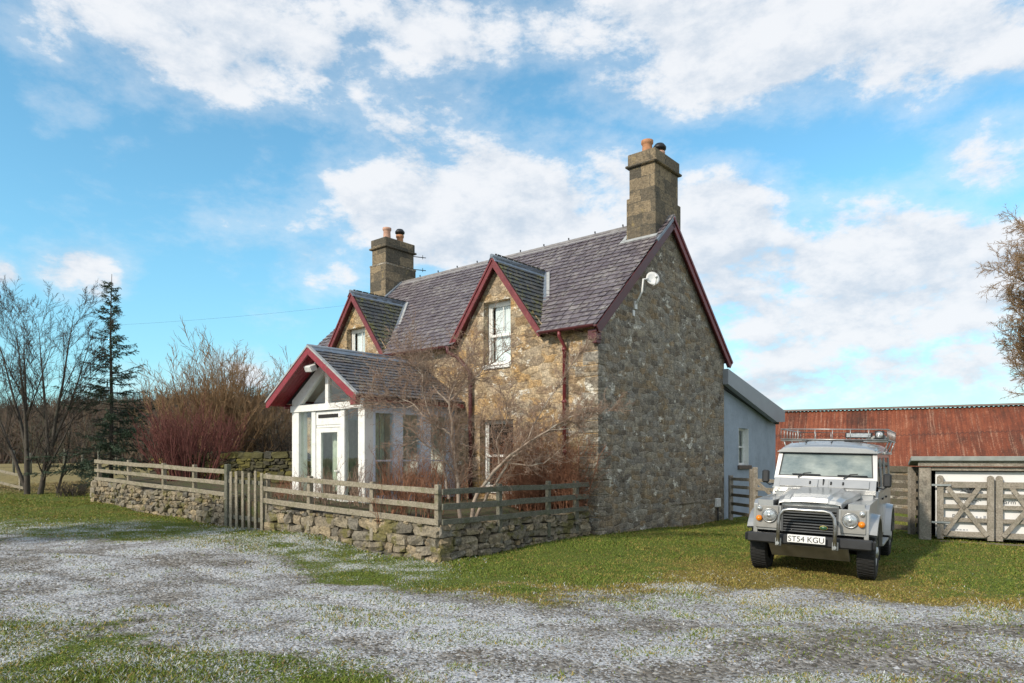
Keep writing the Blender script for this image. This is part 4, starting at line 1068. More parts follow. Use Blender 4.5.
bare_tree('bare_tree', 'small leafless sapling leaning over between the twin trunks and the wall end', 'tree', [((b.x,24.5,.45),(.3,0,1),2.8,.05)], PT2, M['bark_dark'], M['twig_dark'], 22)
# ash at the far right, its trunk outside the picture
PA_ = dict(seg=(6,6,5,4,3), wob=(.05,.12,.17,.2), up=(.03,.05,.02,.0), kids=(40,12,10,7), t0=(.36,.2,.15,.1), ang=(50,42,42,40), lr=(.27,.6,.52,.45), rr=.5, taper=.25, rmin=.011, depth=4, big=1)
bare_tree('bare_tree', 'bare round-headed tree rising behind the rusty barn roof', 'tree', [((27.9,36,-.3),(0,0,1),13.0,.30)], PA_, M['twig_brown'], M['twig_brown'], 33)
# brown tree-bush left of the porch
b = W(205,470,24.5)
PB = dict(seg=(6,5,4,3), wob=(.07,.1,.12,.14), up=(.06,.09,.08,.05), kids=(8,6,5), t0=(.25,.15,.1), ang=(28,30,30), lr=(.55,.5,.5), rr=.55, taper=.25, rmin=.008, depth=3, big=0)
rg = random.Random(40); stems = []
for i in range(44):
    a = rg.uniform(0,6.283); q = rg.random()**.6*1.0; stems.append(((b.x+math.cos(a)*q*.9, b.y+math.sin(a)*q*.6, .9), (math.cos(a)*q*.62+.05, math.sin(a)*q*.5, 1), rg.uniform(2.4,4.15)*(1-.2*q), rg.uniform(.03,.055)))
bare_tree('willow_bush', 'big twiggy brown bush, taller than the red one before it', 'bush', stems, PB, M['twig_brown'], M['twig_brown'], 41)
b = W(262,470,27); rg = random.Random(43); stems = []
for i in range(12):
    a = rg.uniform(0,6.283); q = rg.random()**.6; stems.append(((b.x+math.cos(a)*q*.5, b.y+math.sin(a)*q*.5, .9), (math.cos(a)*q*.6, math.sin(a)*q*.5, 1), rg.uniform(3.2,4.6), rg.uniform(.03,.05)))
bare_tree('willow_bush', 'pale brown leafless bush between the tall brown bush and the porch roof', 'bush', stems, PB, M['twig_pale'], M['twig_brown'], 44)
# red dogwood
b = W(190,470,21.6); rg = random.Random(50); stems = []
for i in range(100):
    a = rg.uniform(0,6.283); q = rg.random()**.55; stems.append(((b.x+math.cos(a)*q*.95, b.y+math.sin(a)*q*.6, 1.0), (math.cos(a)*q*.5, math.sin(a)*q*.4, 1), rg.uniform(1.6,2.45)*(1-.2*q), rg.uniform(.014,.022)))
PD = dict(seg=(5,4,3), wob=(.07,.1,.12), up=(.04,.06,.05), kids=(6,4), t0=(.2,.15), ang=(26,28), lr=(.5,.45), rr=.65, taper=.35, rmin=.007, depth=2, big=0)
bare_tree('dogwood_bush', 'dense dark red dogwood bush behind the pale fence', 'bush', stems, PD, M['twig_red'], M['twig_red'], 51)
# thicket of bramble behind the mossy wall
for i, (px, Y, hgt, mat, lb) in enumerate(((248,25.5,1.7,'twig_brown','low brown bramble thicket behind the mossy wall, beside the brown bush'),(282,25,1.6,'twig_dark','grey bramble thicket behind the mossy wall, beside the porch'))):
    b = W(px,458,Y); rg = random.Random(60+i); stems = []
    for k in range(46):
        stems.append(((b.x+rg.gauss(0,.8), b.y+rg.gauss(0,.5), 1.2), (rg.gauss(0,.5), rg.gauss(0,.4), 1), hgt*rg.uniform(.6,1.2), .02))
    bare_tree('bramble_thicket', lb, 'thicket', stems, dict(PD, up=(-.03,-.02,0), rmin=.009), M[mat], M[mat], 70+i)
# spruce
def spruce():
    rg = random.Random(80); b = W(111,470,25.2); base = Vector((b.x, 25.2, .6)); H = 7.75
    t = thing('spruce_tree', 'young green spruce with a bare leader, behind the end of the fence', 'tree', base)
    tr, nd = MB(), MB()
    tr.tube([(0,0,-.3),(.02,0,H*.4),(-.02,0,H*.75),(.03,0,H)], [.085,.06,.03,.008], 8)
    V = []
    zs = [.5 + (H-.8)*((k+rg.random())/135)**1.0 for k in range(135)]
    for z in zs:
        f = z/H; L = (2.75*(1-f)**1.35+.2) * rg.uniform(.45,1.15)
        if f > .62: L *= .9
        a = rg.uniform(0,6.283); l = L; dr = Vector((math.cos(a), math.sin(a), 0)); droop = -.42*(1-f)**1.2+.45*f+rg.uniform(-.22,.22); cv = .3*(1-f)
        def at(q): return Vector((0,0,z)) + dr*(l*q) + Vector((0,0,l*(droop*q + cv*q*q)))
        tr.tube([at(q) for q in (0,.35,.7,1)], [.018*(1-f)+.007,.011,.007,.003], 4, cap=False)
        side = Vector((-dr.y, dr.x, 0)); ns = int(6+l*(12 if f < .5 else 9))
        for jx in range(ns):
            q_ = .18+.82*(jx+rg.random())/ns; q = at(q_)
            for sg in (-1,1):
                if rg.random() < .18: continue
                tl = (.14+.34*l*(1-q_)*.6)*rg.uniform(.5,1.2); dv = (dr*.8+side*sg*rg.uniform(.1,1.0)+Vector((0,0,rg.uniform(-.95,.45)))).normalized(); e = q+dv*tl
                m_ = max(8, int(tl*64))
                for n_ in range(m_):
                    c0 = q.lerp(e, (n_+rg.random())/m_); o = Vector((rg.gauss(0,1),rg.gauss(0,1),rg.gauss(0,1))).normalized(); nv = (dv*.7+o*.8).normalized()*rg.uniform(.04,.075); wv = nv.cross(o).normalized()*.012
                    V.append(c0-wv); V.append(c0+wv); V.append(c0+nv)
    part('trunk', tr, M['bark_dark'], t, recalc=False)
    nd.add(V, [(3*i,3*i+1,3*i+2) for i in range(len(V)//3)]); part('crown', nd, M['spruce'], t, recalc=False)
spruce()
def round_evergreen(x, y, h, r, zc, seed):
    rg = random.Random(seed); base = Vector((x, y, gz(x,y)))
    t = thing('evergreen_tree', 'round evergreen on a bare stem whose shadow falls across the lawn', 'tree', base)
    tr = MB(); tr.tube([(0,0,-.2),(.05,0,h*.5),(0,.03,h*.8)], [.12,.09,.04], 8)
    V = []
    for k in range(160):
        u = Vector((rg.gauss(0,1), rg.gauss(0,1), rg.gauss(0,.7))).normalized()*rg.random()**.4; c = Vector((u.x*r*1.3, u.y*r, zc+u.z*(h-zc)))
        if k < 26: tr.tube([Vector((0,0,zc*.8)), Vector((0,0,zc*.8)).lerp(c,.5)+Vector((0,0,.1)), c], [.03,.018,.006], 4, cap=False)
        for q in range(90):
            p = c + Vector((rg.gauss(0,.2), rg.gauss(0,.2), rg.gauss(0,.16))); a = Vector((rg.gauss(0,1),rg.gauss(0,1),rg.gauss(0,1))).normalized(); b = a.orthogonal().normalized()
            V += [p-b*.03, p+b*.03, p+a*.11]
    part('trunk', tr, M['bark_dark'], t, recalc=False); cr = MB(); cr.add(V, [(3*i,3*i+1,3*i+2) for i in range(len(V)//3)]); part('crown', cr, M['spruce'], t, recalc=False)
round_evergreen(-12.0, 11.1, 4.6, 1.35, 3.4, 300)

# the old garden tree before the cottage, trained along the front
def garden_tree():
    rg = random.Random(90); Y0 = 13.0; base = W(468,458,Y0); base.z = .5
    t = thing('garden_tree', 'gnarled pale leafless tree behind the fence corner, limbs reaching along the front', 'tree', base)
    big, small = MB(), MB()
    limbs = [([(461,524,0),(458,480,0),(453,440,.05),(449,402,.1),(456,380,.15)], .075, .028),
      ([(470,524,-.05),(477,494,-.1),(500,464,-.15),(522,446,-.2),(548,431,-.2),(577,414,-.2),(598,409,-.2)], .085, .012),
      ([(474,524,.1),(487,494,.1),(515,456,.05),(538,438,.0),(566,424,0),(590,421,0)], .07, .010),
      ([(452,436,.05),(434,424,.1),(414,405,.2),(398,396,.25),(376,392,.3)], .05, .010),
      ([(449,402,.1),(466,385,.1),(490,364,.2),(517,343,.3)], .042, .008),
      ([(505,462,-.15),(528,466,-.2),(544,463,-.2),(560,449,-.2),(582,430,-.2)], .026, .006),
      ([(522,446,-.2),(545,406,-.1),(570,366,0),(590,340,.05)], .030, .006),
      ([(456,474,0),(438,452,-.2),(420,440,-.3),(400,447,-.4)], .04, .008),
      ([(449,404,.1),(436,388,.2),(420,372,.3),(395,352,.3)], .04, .008),
      ([(448,410,.1),(452,385,.3),(468,360,.4),(476,345,.5)], .03, .006),
      ([(434,424,.1),(424,398,.2),(421,372,.2),(408,350,.3)], .028, .006),
      ([(500,464,-.15),(497,440,-.1),(508,420,0),(506,400,.1)], .026, .006),
      ([(414,405,.2),(395,408,.1),(372,402,0),(350,405,-.1)], .02, .005),
      ([(548,431,-.2),(575,427,-.3),(598,412,-.3),(622,409,-.3)], .012, .003),
      ([(449,500,.1),(444,470,.1),(441,440,.2),(446,415,.2)], .05, .015)]
    P = dict(seg=(5,4,3), wob=(.2,.22,.24), up=(.05,.02,.0), kids=(5,4), t0=(.15,.1), ang=(42,42), lr=(.5,.5), rr=.6, taper=.35, rmin=.0035, depth=2, big=-1)
    for pts, r0, r1 in limbs:
        p3 = [W(x,y,Y0+dy)-base for x,y,dy in pts]
        # smooth and roughen
        fine = []
        for i in range(len(p3)-1):
            for k in range(4):
                f = k/4; q = p3[i].lerp(p3[i+1], f); q += Vector((rg.gauss(0,.012),rg.gauss(0,.012),rg.gauss(0,.012))); fine.append(q)
        fine.append(p3[-1]); n = len(fine); rad = [(r0+(r1-r0)*(i/(n-1))**.7)*.56 for i in range(n)]
        big.tube(fine, rad, 8, cap=False)
        L = sum((fine[i+1]-fine[i]).length for i in range(n-1)); kids = int(L*24)
        for i in range(kids):
            f = .15+.78*rg.random(); x = f*(n-1); j = min(int(x), n-2); q = fine[j].lerp(fine[j+1], x-j); bd = (fine[j+1]-fine[j]).normalized()
            sd = bd.orthogonal(); sd.rotate(Matrix.Rotation(rg.uniform(0,6.283),3,bd)); a = R(rg.uniform(25,75)); dv = bd*math.cos(a)+sd.normalized()*math.sin(a)+Vector((0,0,.25))
            grow(small, small, q, dv, rg.uniform(.3,.95)*(1.0 if q.x < 1.0 else .45), rg.uniform(.004,.008), 0, P, rg)
    part('trunk', big, M['bark_pale'], t, recalc=False); part('crown', small, M['twig_pale'], t, recalc=False)
garden_tree()

# shrubs in the garden bed
def twig_shrub(name, label, pts, hgt, n, mat, seed, spread=.3, lean=.18, base_dz=0, P=None, r=.009):
    rg = random.Random(seed); stems = []
    for i in range(n):
        p = rg.choice(pts) if isinstance(pts, list) else pts
        stems.append(((p[0]+rg.gauss(0,spread), p[1]+rg.gauss(0,spread), p[2]+base_dz), (rg.gauss(0,lean), rg.gauss(0,lean), 1), hgt*rg.uniform(.55,1.1), r*rg.uniform(.7,1.2)))
    P = P or dict(seg=(5,3,3), wob=(.08,.13,.15), up=(.06,.05,.02), kids=(7,3), t0=(.2,.1), ang=(32,35), lr=(.38,.45), rr=.65, taper=.4, rmin=.0038, depth=2, big=0)
    return bare_tree(name, label, 'shrub', stems, P, M[mat], M[mat], seed+1, parts=('stem','twigs'))
def hp(x, y, z): return tuple(HM @ Vector((x,y,z)))
twig_shrub('twiggy_shrub', 'rust brown upright shrub against the first porch side window', [hp(-3.95,-2.2,.5), hp(-3.9,-1.9,.5)], 1.3, 46, 'twig_rust', 100)
twig_shrub('twiggy_shrub', 'rust brown shrub against the middle porch windows, behind pale limbs', [hp(-3.85,-1.3,.5), hp(-3.8,-.9,.5)], 1.15, 36, 'twig_rust', 102)
twig_shrub('twiggy_shrub', 'pale pinkish twiggy shrub at the foot of the porch corner post', [hp(-4.3,-3.2,.5), hp(-4.6,-3.3,.5)], 1.05, 26, 'twig_pale', 104)
twig_shrub('twiggy_shrub', 'low pale twigs in front of the porch door', [hp(-5.4,-3.4,.55), hp(-5.9,-3.5,.55)], .75, 26, 'twig_pale', 106)
twig_shrub('twiggy_shrub', 'low reddish twigs before the porch pane nearest the gate', [hp(-6.6,-3.4,.6), hp(-6.9,-3.6,.6)], .6, 18, 'twig_rust', 108)
twig_shrub('twiggy_shrub', 'brown stems crowding behind the last panel before the fence corner', [tuple(W(400,458,13.2).to_2d())+(.5,), tuple(W(425,458,12.9).to_2d())+(.5,)], .95, 40, 'twig_rust', 110)
# the climber against the front
rg = random.Random(120); stems = []
for i in range(150):
    x = rg.uniform(-2.2,-.2); stems.append((hp(x, rg.uniform(-.65,-.1), .45), Vector((rg.gauss(0,.14), rg.gauss(0,.08), 1)), rg.uniform(.9,2.1)*(.75+.25*math.sin((x+2.4)*1.35)), rg.uniform(.008,.014)))
PC_ = dict(seg=(6,4,3), wob=(.14,.22,.25), up=(.05,.0,-.03), kids=(11,4), t0=(.15,.1), ang=(48,48), lr=(.36,.5), rr=.6, taper=.4, rmin=.0036, depth=2, big=0)
bare_tree('dead_climber', 'dense tangle of bare brown climber stems on the wall, under the downpipe', 'climber', stems, PC_, M['twig_rust'], M['twig_rust'], 121, parts=('stem','twigs'))
stems = []
for i in range(20):
    x = rg.uniform(-3.6,-.9); stems.append((hp(x, rg.uniform(-.25,-.08), rg.uniform(1.6,2.7)), Vector((rg.gauss(0,.4), rg.gauss(0,.1), .6)), rg.uniform(.6,1.3), rg.uniform(.006,.01)))
bare_tree('dead_climber', 'fine pale climber twigs spread on the stone between the two windows', 'climber', stems, dict(PC_, kids=(12,5), wob=(.3,.3,.3)), M['twig_pale'], M['twig_pale'], 122, parts=('stem','twigs'))
b = W(74,492,22.6)
twig_shrub('twiggy_shrub', 'small dark clump on the grass at the outer end of the low wall', (b.x, b.y, .4), .5, 60, 'twig_dark', 130, spread=.22, lean=.5)

# ------------------------------------------------------------------ far field fences
t = thing('wire_fence', 'line of thin grey posts in the yellow field beyond the bare tree', 'fence', (-24,30,0)); rg = random.Random(140)
for i in range(9):
    p = W(-20+i*17, 470, 31+.2*i); x, y = p.x, p.y; z = gz(x, y)
    m = MB(); m.cyl((x+24,y-30,z-.2),(x+24+rg.uniform(-.04,.04),y-30,z+1.05+rg.uniform(-.1,.12)), .05, 7); part('post', m, M['fence_dark_shade'], t)
for zz in (.35,.65,.95):
    m = MB(); m.tube([(W(-20+i*17,470,31+.2*i).x+24, 1+.2*i, gz(W(-20+i*17,470,31+.2*i).x, 31+.2*i)+zz) for i in range(9)], .006, 3); part('wire', m, M['black_metal'], t)
a, b = W(-40,470,27), W(24,487,25.2); a.z = b.z = 0
za, zb = gz(a.x,a.y), gz(b.x,b.y)
rail_fence('field_rail', 'two pale timber rails sloping down towards the twin trunks', ((a, za+.55, za+1.0), (b, zb+.12, zb+.55)), (.05,.5,.93), M['fence'], None, 7, rails=2)

# ------------------------------------------------------------------ barn
def rust_f(T, S):
    c = T.coord(); n = T.noise(c, 1.1, 8, .7); st = T.noise(T.scale(c, (9,.8,.8)), 1.0, 9, .75); st2 = T.noise(T.scale(c, (16,.5,.5)), 1.0, 6, .7); fine = T.noise(c, 14, 7, .72)
    sp = T.n('ShaderNodeSeparateXYZ', Vector=c); sheet = T.n('ShaderNodeTexWhiteNoise', _noise_dimensions='1D', W=T.math('FLOOR', T.math('MULTIPLY', sp.outputs[0], 1.3))).outputs[0]
    k = T.math('ADD', T.math('MULTIPLY', n, .45), T.math('ADD', T.math('MULTIPLY', st, .5), T.math('MULTIPLY', T.math('SUBTRACT', sheet, .5), .14)))
    b = T.ramp(k, [(.30,(.045,.020,.013)),(.42,(.12,.036,.018)),(.50,(.185,.048,.021)),(.58,(.235,.068,.030)),(.68,(.30,.115,.06))])
    pale = T.step(T.math('ADD', T.math('MULTIPLY', st2, .75), T.math('MULTIPLY', fine, .35)), .585, .66)
    b = T.mix(T.math('MULTIPLY', pale, .5), b, (.36,.22,.15))
    b = T.mix(.7, b, T.ramp(fine, [(.3,(.45,.45,.45)),(.7,(1.5,1.5,1.5))]), 'MULTIPLY')
    seam = T.math('MULTIPLY', T.step(T.math('ABSOLUTE', T.math('SUBTRACT', sp.outputs[1], 1.72)), .015, .05, 1, 0), .6)
    b = T.mix(seam, b, (.05,.02,.015))
    S(Base__Color=b, Roughness=.85, Normal=T.bump(fine, .3, .02))
BA = R(-27); barn = thing('barn', 'long low barn with a rusty red corrugated roof', 'barn', (10.1, 28.3, 0), BA)
BL, ER, RZ, RD = 17.0, 1.38, 3.74, 3.2
m = MB(); N = int(BL/.04); rows = 5; vs = []
for r in range(rows+1):
    f = r/rows
    for i in range(N+1):
        x = BL*i/N; off = .024*math.sin(x*2*math.pi/.16) + .012*math.sin(r*9.1+x*.6); sag = -.06*math.sin(math.pi*f)*math.sin(x*.45)
        vs.append((x, -.12+f*(RD+.12)-off*.5, ER-.08+f*(RZ-ER+.08)+off*.9+sag))
m.add(vs, [(r*(N+1)+i, r*(N+1)+i+1, (r+1)*(N+1)+i+1, (r+1)*(N+1)+i) for r in range(rows) for i in range(N)], True)
part('roof', m, material('rusty corrugated iron', rust_f), barn, recalc=False, label='rusty red corrugated roof slope')
m = MB(); m.add([(0,2*RD,ER),(BL,2*RD,ER),(BL,RD,RZ-.02),(0,RD,RZ-.02)], [(0,1,2,3)]); part('roof', m, M['darkwood'], barn)
m = MB(); m.bar((-.05,RD,RZ+.05),(BL,RD,RZ+.05), .34, .07); part('ridge_cap', m, simple('dull grey ridge', (.2,.17,.16), .7), barn)
m = MB(); m.box((0,0,-1),(BL,.15,ER-.02)); m.box((0,2*RD-.2,-1),(BL,2*RD-.05,ER-.1)); m.prism([(0,-1),(2*RD-.1,-1),(2*RD-.1,ER-.1),(RD,RZ-.1),(0,ER-.1)], lambda y,z: Vector((.02,y,z)), lambda y,z: Vector((.12,y,z))); part('wall', m, M['gable'], barn)
m = MB(); rg = random.Random(3)
for i in range(90): rock(m, Vector((i*BL/90+.1, -.13, ER-.09)), Vector((1,0,0)), Vector((0,1,0)), Vector((0,0,1)), rg.uniform(.12,.3), .1, rg.uniform(.05,.1), rg)
part('moss', m, simple('orange moss', (.36,.2,.02), .95, var=.4, sc=12), barn)

# slatted yard fence between the car and the shed
p0, p1 = W(880,458,16.6), W(926,458,15.2); p0.z = p1.z = 0; zg = gz(p0.x, p0.y)
t = thing('slatted_fence', 'dark weathered slatted timber fence between the car and the shed', 'fence', (p0.x,p0.y,0)); d = (p1-p0); rg = random.Random(4)
for i in range(8):
    m = MB(); z = zg+.12+i*.19; m.bar(Vector((0,0,z)), d+Vector((0,0,z+rg.uniform(-.02,.02))), .03, .125*rg.uniform(.85,1.1)); part('slat', m, M['darkwood'], t, bevel=.004)
for f in (.02,.72,.98):
    m = MB(); q = d*f + Vector((-.05,-.06,0)); m.bar(q+Vector((0,0,zg-.2)), q+Vector((0,0,zg+1.5)), .12, .1, up=(0,1,0)); part('post', m, M['gatewood'], t, bevel=.006)

# timber gate between the extension and the car
p0, p1 = Vector(hp(.05,6.75,0)), W(800,458,16.2); p0.z = p1.z = 0; zg = gz(p0.x,p0.y)-.02
t = thing('field_gate', 'brown field gate with a diagonal brace under the extension window', 'gate', (p0.x,p0.y,0)); d = p1-p0; rg = random.Random(6)
for z in (.25,.5,.75,.98,1.2):
    m = MB(); m.bar(Vector((0,0,zg+z)), d+Vector((0,0,zg+z+.02)), .035, .085); part('rail', m, M['gatewood'] if z > .9 else M['darkwood'], t, bevel=.004)
m = MB(); m.bar(d*.42+Vector((0,-.04,zg+1.2)), d*.98+Vector((0,-.04,zg+.3)), .03, .09); part('brace', m, M['gatewood'], t, bevel=.004)
for f, hh in ((.02,1.3),(.36,1.5),(.41,1.55)):
    m = MB(); m.bar(d*f+Vector((0,-.03,zg-.2)), d*f+Vector((0,-.03,zg+hh)), .11, .11, up=(0,1,0)); part('post', m, M['gatewood'], t, bevel=.008)

# ------------------------------------------------------------------ lean-to shed with the two gates
SY = 14.5; sx = W(919,458,SY).x; zg = gz(sx+.3, SY)
shed = thing('timber_shed', 'low open-fronted timber shed with a grey flat roof', 'shed', (sx, SY, 0), R(-28))
def wv(px, py, Y=SY): q = W(px, py, Y); return q.x-sx, q.z
m = MB(); m.box((0,0,zg-.2),(.22,.2,1.52)); part('post', m, M['gatewood'], shed, bevel=.015)
m = MB(); m.box((3.6,0,zg-.2),(3.85,.2,1.53)); part('post', m, M['gatewood'], shed, bevel=.015)
m = MB(); m.box((-.02,-.06,1.53),(4.4,.0,1.637)); m.box((.22,.02,1.44),(4.4,.07,1.52)); part('beam', m, M['gatewood'], shed, bevel=.006)
m = MB(); m.prism([(-.14,1.64),(-.14,1.735),(1.6,1.60),(1.6,1.52)], lambda y,z: Vector((-.15,y,z)), lambda y,z: Vector((4.5,y,z))); part('roof', m, simple('grey roofing felt', (.27,.29,.27), .8, var=.2), shed, bevel=.01)
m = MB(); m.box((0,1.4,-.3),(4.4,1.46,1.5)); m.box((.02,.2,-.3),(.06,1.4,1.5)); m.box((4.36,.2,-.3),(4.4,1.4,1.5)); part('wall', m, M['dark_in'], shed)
# board
def board_text(s, size, loc, mat, parent, name='lettering', tilt=None):
    cu = bpy.data.curves.new(name, 'FONT'); cu.body = s; cu.size = size; cu.align_x = 'CENTER'; cu.extrude = .0015
    tmp = bpy.data.objects.new('tmp', cu); COL.objects.link(tmp)
    dg_ = bpy.context.evaluated_depsgraph_get(); me_ = bpy.data.meshes.new_from_object(tmp.evaluated_get(dg_))
    bpy.data.objects.remove(tmp); me_.name = name
    me_.transform(Matrix(((1,0,0,loc[0]),(0,0,-1,loc[1]),(0,1,0,loc[2]),(0,0,0,1))))
    me_.materials.clear(); me_.materials.append(mat); o = bpy.data.objects.new(name, me_); COL.objects.link(o); o.parent = parent; return o
ink = simple('grey ink', (.10,.11,.12), .7)
sb = thing('sign_board', 'large white sign board with a tree emblem, standing behind the gates', 'sign', (sx, SY, 0), R(-28))
m = MB(); m.box((.30,.14,zg+.06),(3.5,.165,1.42)); part('panel', m, simple('white board', (.78,.78,.77), .5, var=.04, sc=2), sb, bevel=.004)
e = MB(); rg = random.Random(8); cx, cz = .90, 1.00
for i in range(34):
    a = rg.uniform(.1,3.05); l = rg.uniform(.1,.3); p0_ = Vector((cx,.132,cz-.02)); p1_ = p0_+Vector((math.cos(a)*l*1.2,0,math.sin(a)*l*.7+.02)); md = p0_.lerp(p1_,.55)+Vector((rg.uniform(-.02,.02),0,.03))
    e.tube([p0_,md,p1_], [.006,.004,.002], 4)
e.tube([(cx,.132,cz-.14),(cx+.01,.132,cz)], [.016,.008], 5)
for i in range(8): a = rg.uniform(-.2,.2); e.tube([(cx-.15+i*.04,.132,cz-.15),(cx-.12+i*.045,.132,cz-.19+rg.uniform(-.02,.02))], .004, 4)
part('tree_emblem', e, ink, sb, recalc=False)
board_text('Best', .125, (.70,.135,.46), ink, sb); board_text('farm', .12, (1.56,.135,.78), ink, sb)
e = MB(); x = .86
for wd in (.04,.06,.05,.04,.06): e.box((x,.134,.46),(x+wd*.7,.138,.46+wd*1.2)); x += wd+.02
x = .50
for wd in (.05,.03,.06,.04,.05,.05,.03): e.box((x,.134,.22),(x+wd*.8,.138,.245)); x += wd+.01
part('small_print', e, simple('pale grey ink', (.35,.37,.4), .7), sb)
M['hinge'] = simple('galvanised hinge', (.35,.38,.38), .5, metal=.6)
def gate(x0, x1, mirror, label):
    t = thing('timber_gate', label, 'gate', (sx, SY, 0), R(-28), 'five-bar timber gates of the shed'); z0, z1 = zg+.07, 1.345
    w = .115
    for a in (x0, x1-w):
        m = MB(); n = 8; prof = [(a,z0-.04),(a+w,z0-.04)] + [(a+w/2+w/2*math.cos(k*math.pi/n), z1-w/2+w/2*math.sin(k*math.pi/n)) for k in range(n+1)]
        m.prism(prof, lambda x,z: Vector((x,.03,z)), lambda x,z: Vector((x,.11,z))); part('stile', m, M['gatewood'], t, bevel=.006)
    for z, hh in ((z0+.07,.11),(z0+.36,.085),(z0+.63,.085),(z0+.86,.085),(z1-.19,.125)):
        m = MB(); m.box((x0+w,.045,z-hh/2),(x1-w,.085,z+hh/2)); part('bar', m, M['gatewood'], t, bevel=.005)
    for (xa,za,xb,zb) in ((x0+w,z0+.05,x1-w-.14,z1-.24),(x0+w+.06,z1-.24,x1-w,z0+.05)):
        if mirror: xa, xb = x0+x1-xa, x0+x1-xb
        m = MB(); m.bar((xa,.02,za),(xb,.02,zb), .04, .085, up=(0,0,1)); part('brace', m, M['gatewood'], t, bevel=.004)
    hx = x0 if not mirror else x1-w
    for z in (z1-.2, z0+.3): part('hinge', MB().box((hx-.1,.0,z-.018),(hx+.24,.028,z+.018)), M['hinge'], t)
gate(.325, 1.30, False, 'five-bar timber gate with crossed braces, next to the shed post')
gate(1.33, 2.31, True, 'five-bar timber gate before the white board, farther from the shed post')
m = MB(); m.box((.35,-.25,-.02),(2.4,-.13,.03)); tag(m.build('timber_sleeper', M['darkwood'], None, .01), 'grey timber lying on the grass under the gates', 'timber')
o = bpy.data.objects['timber_sleeper']; o.location = (sx, SY, gz(sx+1,SY-.8)); o.rotation_euler = (0,R(.5),R(-28))

# ------------------------------------------------------------------ off-road car
car = thing('off_road_car', 'silver boxy four-by-four with roof rack and bull bar parked on the grass', 'car', (4.345,10.3,-.075), R(-32.1))
car.rotation_euler[1] = R(1.5)
def carpaint_f(T, S):
    c = T.coord(); n = T.noise(c, 3, 6, .6); sp = T.n('ShaderNodeSeparateXYZ', Vector=c)
    dirt = T.math('MULTIPLY', T.step(T.math('ADD', sp.outputs[2], T.math('MULTIPLY', n, .5)), 1.15, .60), .65)
    S(Base__Color=T.mix(dirt, T.ramp(n, [(.3,(.40,.405,.405)),(.7,(.46,.462,.455))]), (.29,.265,.22)), Metallic=.5, Roughness=T.math('ADD', .27, T.math('MULTIPLY', n, .10)), Coat__Weight=.5, Coat__Roughness=.1)
M['paint'] = material('silver car paint', carpaint_f)
M['trim'] = simple('grey headlamp trim', (.27,.265,.245), .5, var=.12)
M['chrome'] = simple('dulled chrome', (.40,.40,.39), .3, metal=.9, var=.2, sc=20)
M['rubber'] = simple('tyre rubber', (.016,.016,.016), .85, var=.3, sc=20, dirt=((.07,.06,.045), .4))
M['carglass'] = simple('dark car glass', (.02,.024,.026), .06, var=.1, Specular__IOR__Level=.6)
def screen_f(T, S):
    c = T.coord(); n = T.noise(T.scale(c, (1,1,2)), 4, 6, .65); n2 = T.noise(c, 1.1, 3, .5)
    S(Base__Color=T.mix(T.step(n2, .4, .62), T.ramp(n, [(.3,(.10,.14,.15)),(.7,(.22,.27,.27))]), T.ramp(n, [(.3,(.22,.25,.23)),(.7,(.36,.39,.35))])), Roughness=T.math('ADD', .08, T.math('MULTIPLY', n, .25)), Specular__IOR__Level=.6)
M['screen'] = material('frosted windscreen', screen_f)
M['steel'] = simple('galvanised steel', (.42,.43,.42), .4, metal=.7, var=.2, sc=12)
M['amber'] = simple('amber lens', (.75,.22,.01), .2, var=.15)
M['lens'] = simple('headlamp lens', (.50,.52,.52), .12, metal=.55, var=.45, sc=26, Coat__Weight=1.0)
M['headlamp'] = M['lens']
AX, RW, WR = (.62, 3.41), .39, .27
def arc(cy, cz, r, a0, a1, n):
    return [(cy+r*math.cos(R(a0+(a1-a0)*i/n)), cz+r*math.sin(R(a0+(a1-a0)*i/n))) for i in range(n+1)]
# lower sides with wheel arches
m = MB()
prof = [(.12,.62),(.12,1.05),(.2,1.115),(1.45,1.15),(1.5,1.26),(4.3,1.26),(4.33,.55),(3.41+.47,.55)] + arc(3.41,.42,.49,15,165,12)[:] + [(3.41-.48,.50),(.62+.48,.50)] + arc(.62,.42,.49,15,165,12)
for s in (-1, 1):
    m.prism(prof, lambda y,z,s=s: Vector((s*.74,y,z)), lambda y,z,s=s: Vector((s*.80,y,z)))
m.box((-.74,.125,.66),(-.40,.2,1.04)); m.box((.40,.125,.66),(.74,.2,1.04))     # wing fronts
m.box((-.74,.14,1.04),(-.52,1.45,1.12)); m.box((.52,.14,1.04),(.74,1.45,1.12))   # wing tops
m.box((-.40,.17,1.0),(.40,.24,1.10)); m.box((-.74,4.26,.5),(.74,4.32,1.26))
m.box((-.74,1.40,.55),(.74,1.46,1.28))
# scuttle below the windscreen
m.prism([(1.38,1.2),(1.36,1.27),(1.47,1.43),(1.62,1.43),(1.62,1.2)], lambda y,z: Vector((-.775,y,z)), lambda y,z: Vector((.775,y,z)))
body = part('body', m, M['paint'], car, bevel=.014)
# arch flares
for y in AX:
    for s in (-1, 1):
        m = MB(); a1 = 150 if y < 1 else 178; o_, i_ = arc(y,.42,.555,2,a1,18), arc(y,.42,.485,2,a1,18); ring = o_ + i_[::-1]
        vs = [Vector((s*.797,a,b)) for a,b in o_] + [Vector((s*.905,a,b)) for a,b in arc(y,.42,.535,2,a1,18)] + [Vector((s*.905,a,b)) for a,b in i_] + [Vector((s*.74,a,b)) for a,b in i_]
        n = 19
        m.add(vs, [(q*n+i, q*n+i+1, (q+1)*n+i+1, (q+1)*n+i) for q in range(3) for i in range(n-1)], False); part('wheel_arch', m, M['paint'], car)
